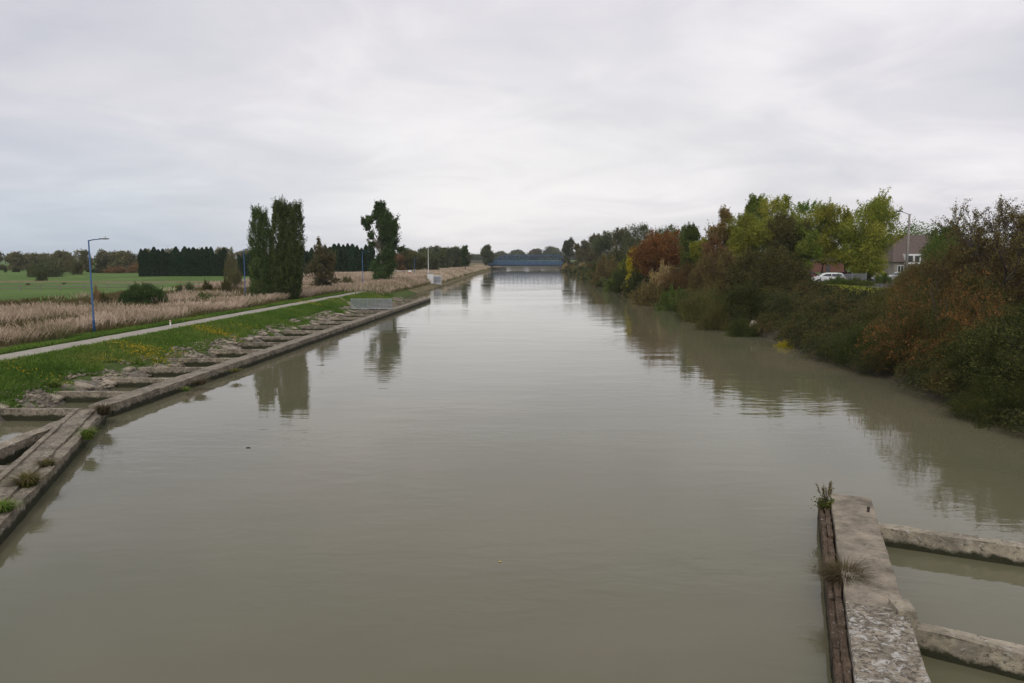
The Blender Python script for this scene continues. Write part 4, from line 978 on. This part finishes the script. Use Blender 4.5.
bush(834, 275.5, 97, 30, 'green', 'low green bush in front of the two parked cars')
bush(858, 277, 94, 34, 'green', 'low green hedge bush in front of the grey fence')
bush(800, 281, 96, 40, 'dark', 'dark low bush at the foot of the trees left of the white car')
bush(882, 272, 100, 18, 'green', 'low green bush under the right side of the big yellow-green tree')
bush(904, 269, 82, 30, 'olive', 'olive bush hiding the front of the brown-roofed house', lod='h')
bush(922, 262, 84, 54, 'greyg', 'grey-green bush hiding the lower wall of the brown-roofed house')
bush(995, 372, 33.5, 90, 'dark', 'lowest dark bush leaning over the water at the right edge', lod='a')
bush(1032, 300, 36, 190, 'dark', 'very dark green bush at the right picture edge above the water', lod='a')
bush(1000, 335, 36.5, 110, 'dark', 'low dark green bush overhanging the water at lower right', lod='a')
bush(947, 268, 44, 150, 'haw', 'big hawthorn-like bush with red-brown arching sprays at right', lod='a', cat='bush')
bush(985, 300, 41, 120, 'haw', 'red-brown sprayed bush lower right of the big hawthorn-like bush', lod='a', cat='bush')
bush(915, 318, 46, 90, 'haw', 'red-tinged bush at the lower left foot of the big hawthorn-like bush', lod='a', cat='bush')
bush(1014, 221, 51, 150, 'purple', 'tall purple-brown bush at the right edge under the twiggy tree', lod='a')
bush(955, 243, 55, 95, 'purple', 'purple-brown bush behind the big hawthorn-like bush', lod='h')
bush(918, 256, 60, 70, 'russet', 'orange-brown bush left of the purple-brown ones', lod='a')
bush(890, 285, 56, 60, 'olive', 'olive bush at the left foot of the orange-brown bush', lod='h')
bush(940, 234, 72, 56, 'green', 'green bush right of the house roof', lod='h')
bush(866, 322, 50, 80, 'dark', 'dark low bush on the slope left of the red-tinged bush', lod='h')
bush(885, 345, 47, 70, 'bramble', 'dark bramble mound above the waterline at right', lod='a')
bush(838, 330, 54, 66, 'bramble', 'bramble mound on the slope below the grass verge', lod='a')
bush(808, 312, 66, 70, 'dark', 'dark mound below the left end of the grass verge', lod='h')
bush(786, 338, 62, 24, 'yellow', 'small yellow-leaved bush right of the pale block at the waterline', lod='h')
bush(742, 318, 71, 44, 'dark', 'dark bush overhanging the water left of the pale block', lod='h')
bush(766, 243, 90, 96, 'olive', 'large domed olive bush below the autumn trees', lod='r')
bush(718, 246, 96, 70, 'purple', 'large domed purple-brown bush left of the olive one', lod='r')
bush(745, 283, 78, 74, 'dark', 'dark bush in front of the large domed bushes', lod='h')
bush(785, 291, 76, 54, 'bramble', 'dark grey-green bush right in front of the olive dome', lod='h')
bush(702, 280, 88, 56, 'olive', 'olive-brown bush at the waterline below the purple-brown dome', lod='h')
bush(716, 300, 77, 44, 'olive', 'lower olive bush with yellow tips touching the water', lod='h')
bush(688, 262, 118, 59, 'russet', 'russet bush below the green tree right of the red tree', lod='h')
bush(676, 287, 106, 45, 'green', 'green bush at the waterline below the russet bush', lod='l')
bush(692, 298, 92, 45, 'dark', 'dark bush at the waterline between green and olive ones', lod='l')
bush(662, 263, 129, 40, 'tan', 'pale tan feathery bush below the red tree', lod='l')
bush(655, 278, 118, 45, 'purple', 'purple-brown bush at the waterline below the tan bush', lod='l')
bush(642, 268, 139, 45, 'dark', 'dark bush at the waterline left of the tan bush', lod='l')
bush(632, 250, 159, 29, 'ygreen', 'yellow-green bush at the left foot of the red tree', lod='l')
bush(624, 262, 159, 32, 'dark', 'dark green bush below the yellow-green one', lod='l')
bush(613, 272, 165, 21, 'green', 'bright green low bush at the waterline on the far bend', lod='l')
bush(608, 256, 196, 37, 'purple', 'purple-brown bush under the willow-like tree', lod='l')
bush(598, 262, 206, 27, 'dark', 'dark bush at the tip of the far bend', lod='l')
bush(616, 249, 215, 26, 'dark', 'dark bush behind the purple-brown one on the far bend', lod='l')
for i,(px,D,w) in enumerate(((592,270,14),(582,320,14),(573,370,12),(566,410,10))):
    bush(px, 262.5, D, w, 'tan' if i % 2 else 'purple', ['brown reed clump right of the far bend','tan reed clump on the far right bank','brown reed clump nearer the bridge','tan reed clump at the right foot of the bridge'][i], lod='l')
bush(640, 285, 132, 27, 'purple', 'low reddish brown bush trailing in the water', lod='l')
# trees of the right bank
tree_px(656, 234, 138, 52, 31, 26000, .26, 'red', 'broad round tree with red autumn leaves on the right bank', base=.40, nl=34, shoots=90)
tree_px(634, 246, 145, 18, 32, 6000, .26, 'yellow', 'small yellow tree touching the left side of the red tree', base=.1, nl=14)
tree_px(690, 221, 128, 22, 33, 12000, .24, 'green', 'pointed green tree just right of the red tree', base=.12, nl=22, top=.42, thin=1.25)
tree_px(702, 237, 118, 26, 34, 9000, .22, 'ygreen', 'low yellow-green tree between the pointed green tree and the golden one', base=.1)
tree_px(723, 208, 118, 34, 35, 11000, .22, 'gold', 'sparse golden brown tree with sky showing through', base=.3, nl=22, thin=.9, shoots=120)
tree_px(712, 236, 112, 26, 36, 6000, .2, 'orange', 'small orange tree under the golden brown one', base=.2)
tree_px(752, 196, 122, 34, 37, 13000, .24, 'lime', 'tall bright green tree, pointed, behind the olive dome', base=.3, nl=24, top=.45)
tree_px(742, 214, 116, 46, 38, 14000, .22, 'ygreen', 'yellow-green tree in front of the bright green pointed tree', base=.25)
tree_px(777, 197, 112, 54, 39, 24000, .22, 'ygreen', 'large yellow-green tree left of centre in the right bank row', base=.2, nl=34)
tree_px(783, 214, 106, 44, 40, 16000, .2, 'olive', 'darker olive tree in front of the large yellow-green one', base=.2, nl=26)
tree_px(801, 200, 118, 42, 41, 15000, .22, 'lime', 'bright green tree between the two yellow-green ones', base=.25, nl=24)
tree_px(822, 205, 110, 48, 42, 18000, .21, 'ygreen', 'yellow-green tree with a thin top above the parked white car', base=.3, nl=30, thin=.9, shoots=120)
tree_px(805, 228, 104, 30, 43, 10000, .2, 'lime', 'low green tree left of the parked white car', base=.3, nl=20)
tree_px(868, 195, 106, 58, 44, 40000, .2, 'ygreen', 'big bright yellow-green tree right of the parked white car', base=.14, nl=42, top=.46, shoots=160, thin=.95)
tree_px(844, 212, 114, 34, 45, 9000, .2, 'ygreen', 'narrow yellow-green tree joining the two larger ones', base=.3, nl=18)
tree_px(945, 226, 120, 44, 47, 14000, .25, 'green', 'green tree right of the brown-roofed house', base=.1)
# twiggy tree at the right edge
def twiggy(px, ytop, D, label, seed, wid):
    rr = random.Random(seed); p = atD(px, D, 3); z0 = H(p.x,p.y); h = zat(ytop, D)-z0; e = empty('twiggy_tree', (p.x,p.y,z0-.1), 0, label, 'tree'); mb = MB(); P = []
    def br(a, d, l, r, dep):
        pts = [a]; dd = d.copy()
        for k in range(4): dd = (dd+Vector((rr.gauss(0,.16),rr.gauss(0,.16),rr.gauss(.04,.10)))).normalized(); pts.append(pts[-1]+dd*l/4)
        mb.tube(pts, [r*(1-.17*k) for k in range(5)], 5 if dep < 2 else 3)
        if dep >= 3:
            for q in range(9): f = rr.random()*3.99; i = int(f); c = pts[i].lerp(pts[i+1], f-i); P.append(c+Vector((rr.gauss(0,.06),rr.gauss(0,.06),rr.gauss(0,.06))))
        if dep < 4:
            for q in range(4 if dep < 3 else 3):
                i = rr.choice((2,3,4)); nd = (dd+Vector((rr.gauss(0,.6),rr.gauss(0,.6),rr.gauss(.25,.3)))).normalized(); br(pts[i], nd, l*rr.uniform(.45,.65), r*.5, dep+1)
    for k in range(5): br(Vector((0,0,0)), Vector((rr.gauss(0,wid),rr.gauss(0,wid),1)).normalized(), h*.47, h*.014, 0)
    zz = max(v[2] for v in mb.v); s = h/zz; mb.v = [(a*s,b*s,c*s) for a,b,c in mb.v]; mb.build('trunk', TWIG, e)
    P = np.array(P)*s; rg = np.random.RandomState(seed); link('leaves', leafmesh('leaves', P, .11, rg.rand(len(P)), rg), FM['purple'], e)
twiggy(1000, 190, 50, 'twiggy half-bare tree sticking up at the right picture edge', 3, .28)
twiggy(1035, 186, 50, 'second twiggy half-bare tree cut by the right picture edge', 5, .25)
# floating bits
p = at(248, 448, 0); o = link('floating_twig', MB().tube([(-.08,0,.01),(0,.03,.02),(.09,0,.012)], .02, 5).build('tmp', TWIG).data, TWIG); bpy.data.objects.remove(bpy.data.objects['tmp']); o.location = (p.x,p.y,0)
prop(o, 'short dark twig floating on the water left of the middle', 'twig')
p = at(500, 562, 0); mb = MB(); mb.add([(-.05,0,.008),(0,-.03,.01),(.06,0,.008),(0,.03,.012)], [(0,1,2,3)]); o = mb.build('floating_leaf', plain('yellow_leaf', (.5,.4,.05), .6)); o.location = (p.x,p.y,.004); prop(o, 'single yellow leaf floating on the open water', 'leaf')

# ================================================================ HAZE
hz = MB().box((-1100, 1500, 11.65), (12400, 5200, 28.7)).build('haze', None); 
hm = bpy.data.materials.new('haze'); hm.use_nodes = True; N = hm.node_tree.nodes; N.remove(N['Principled BSDF']); pv = N.new('ShaderNodeVolumePrincipled')
pv.inputs['Color'].default_value = (.92,.95,1,1); pv.inputs['Density'].default_value = .00013; pv.inputs['Anisotropy'].default_value = .2
hm.node_tree.links.new(pv.outputs[0], N['Material Output'].inputs['Volume']); hz.data.materials.append(hm); prop(hz, kind='stuff', label='thin pale autumn haze over the whole landscape', cat='haze')
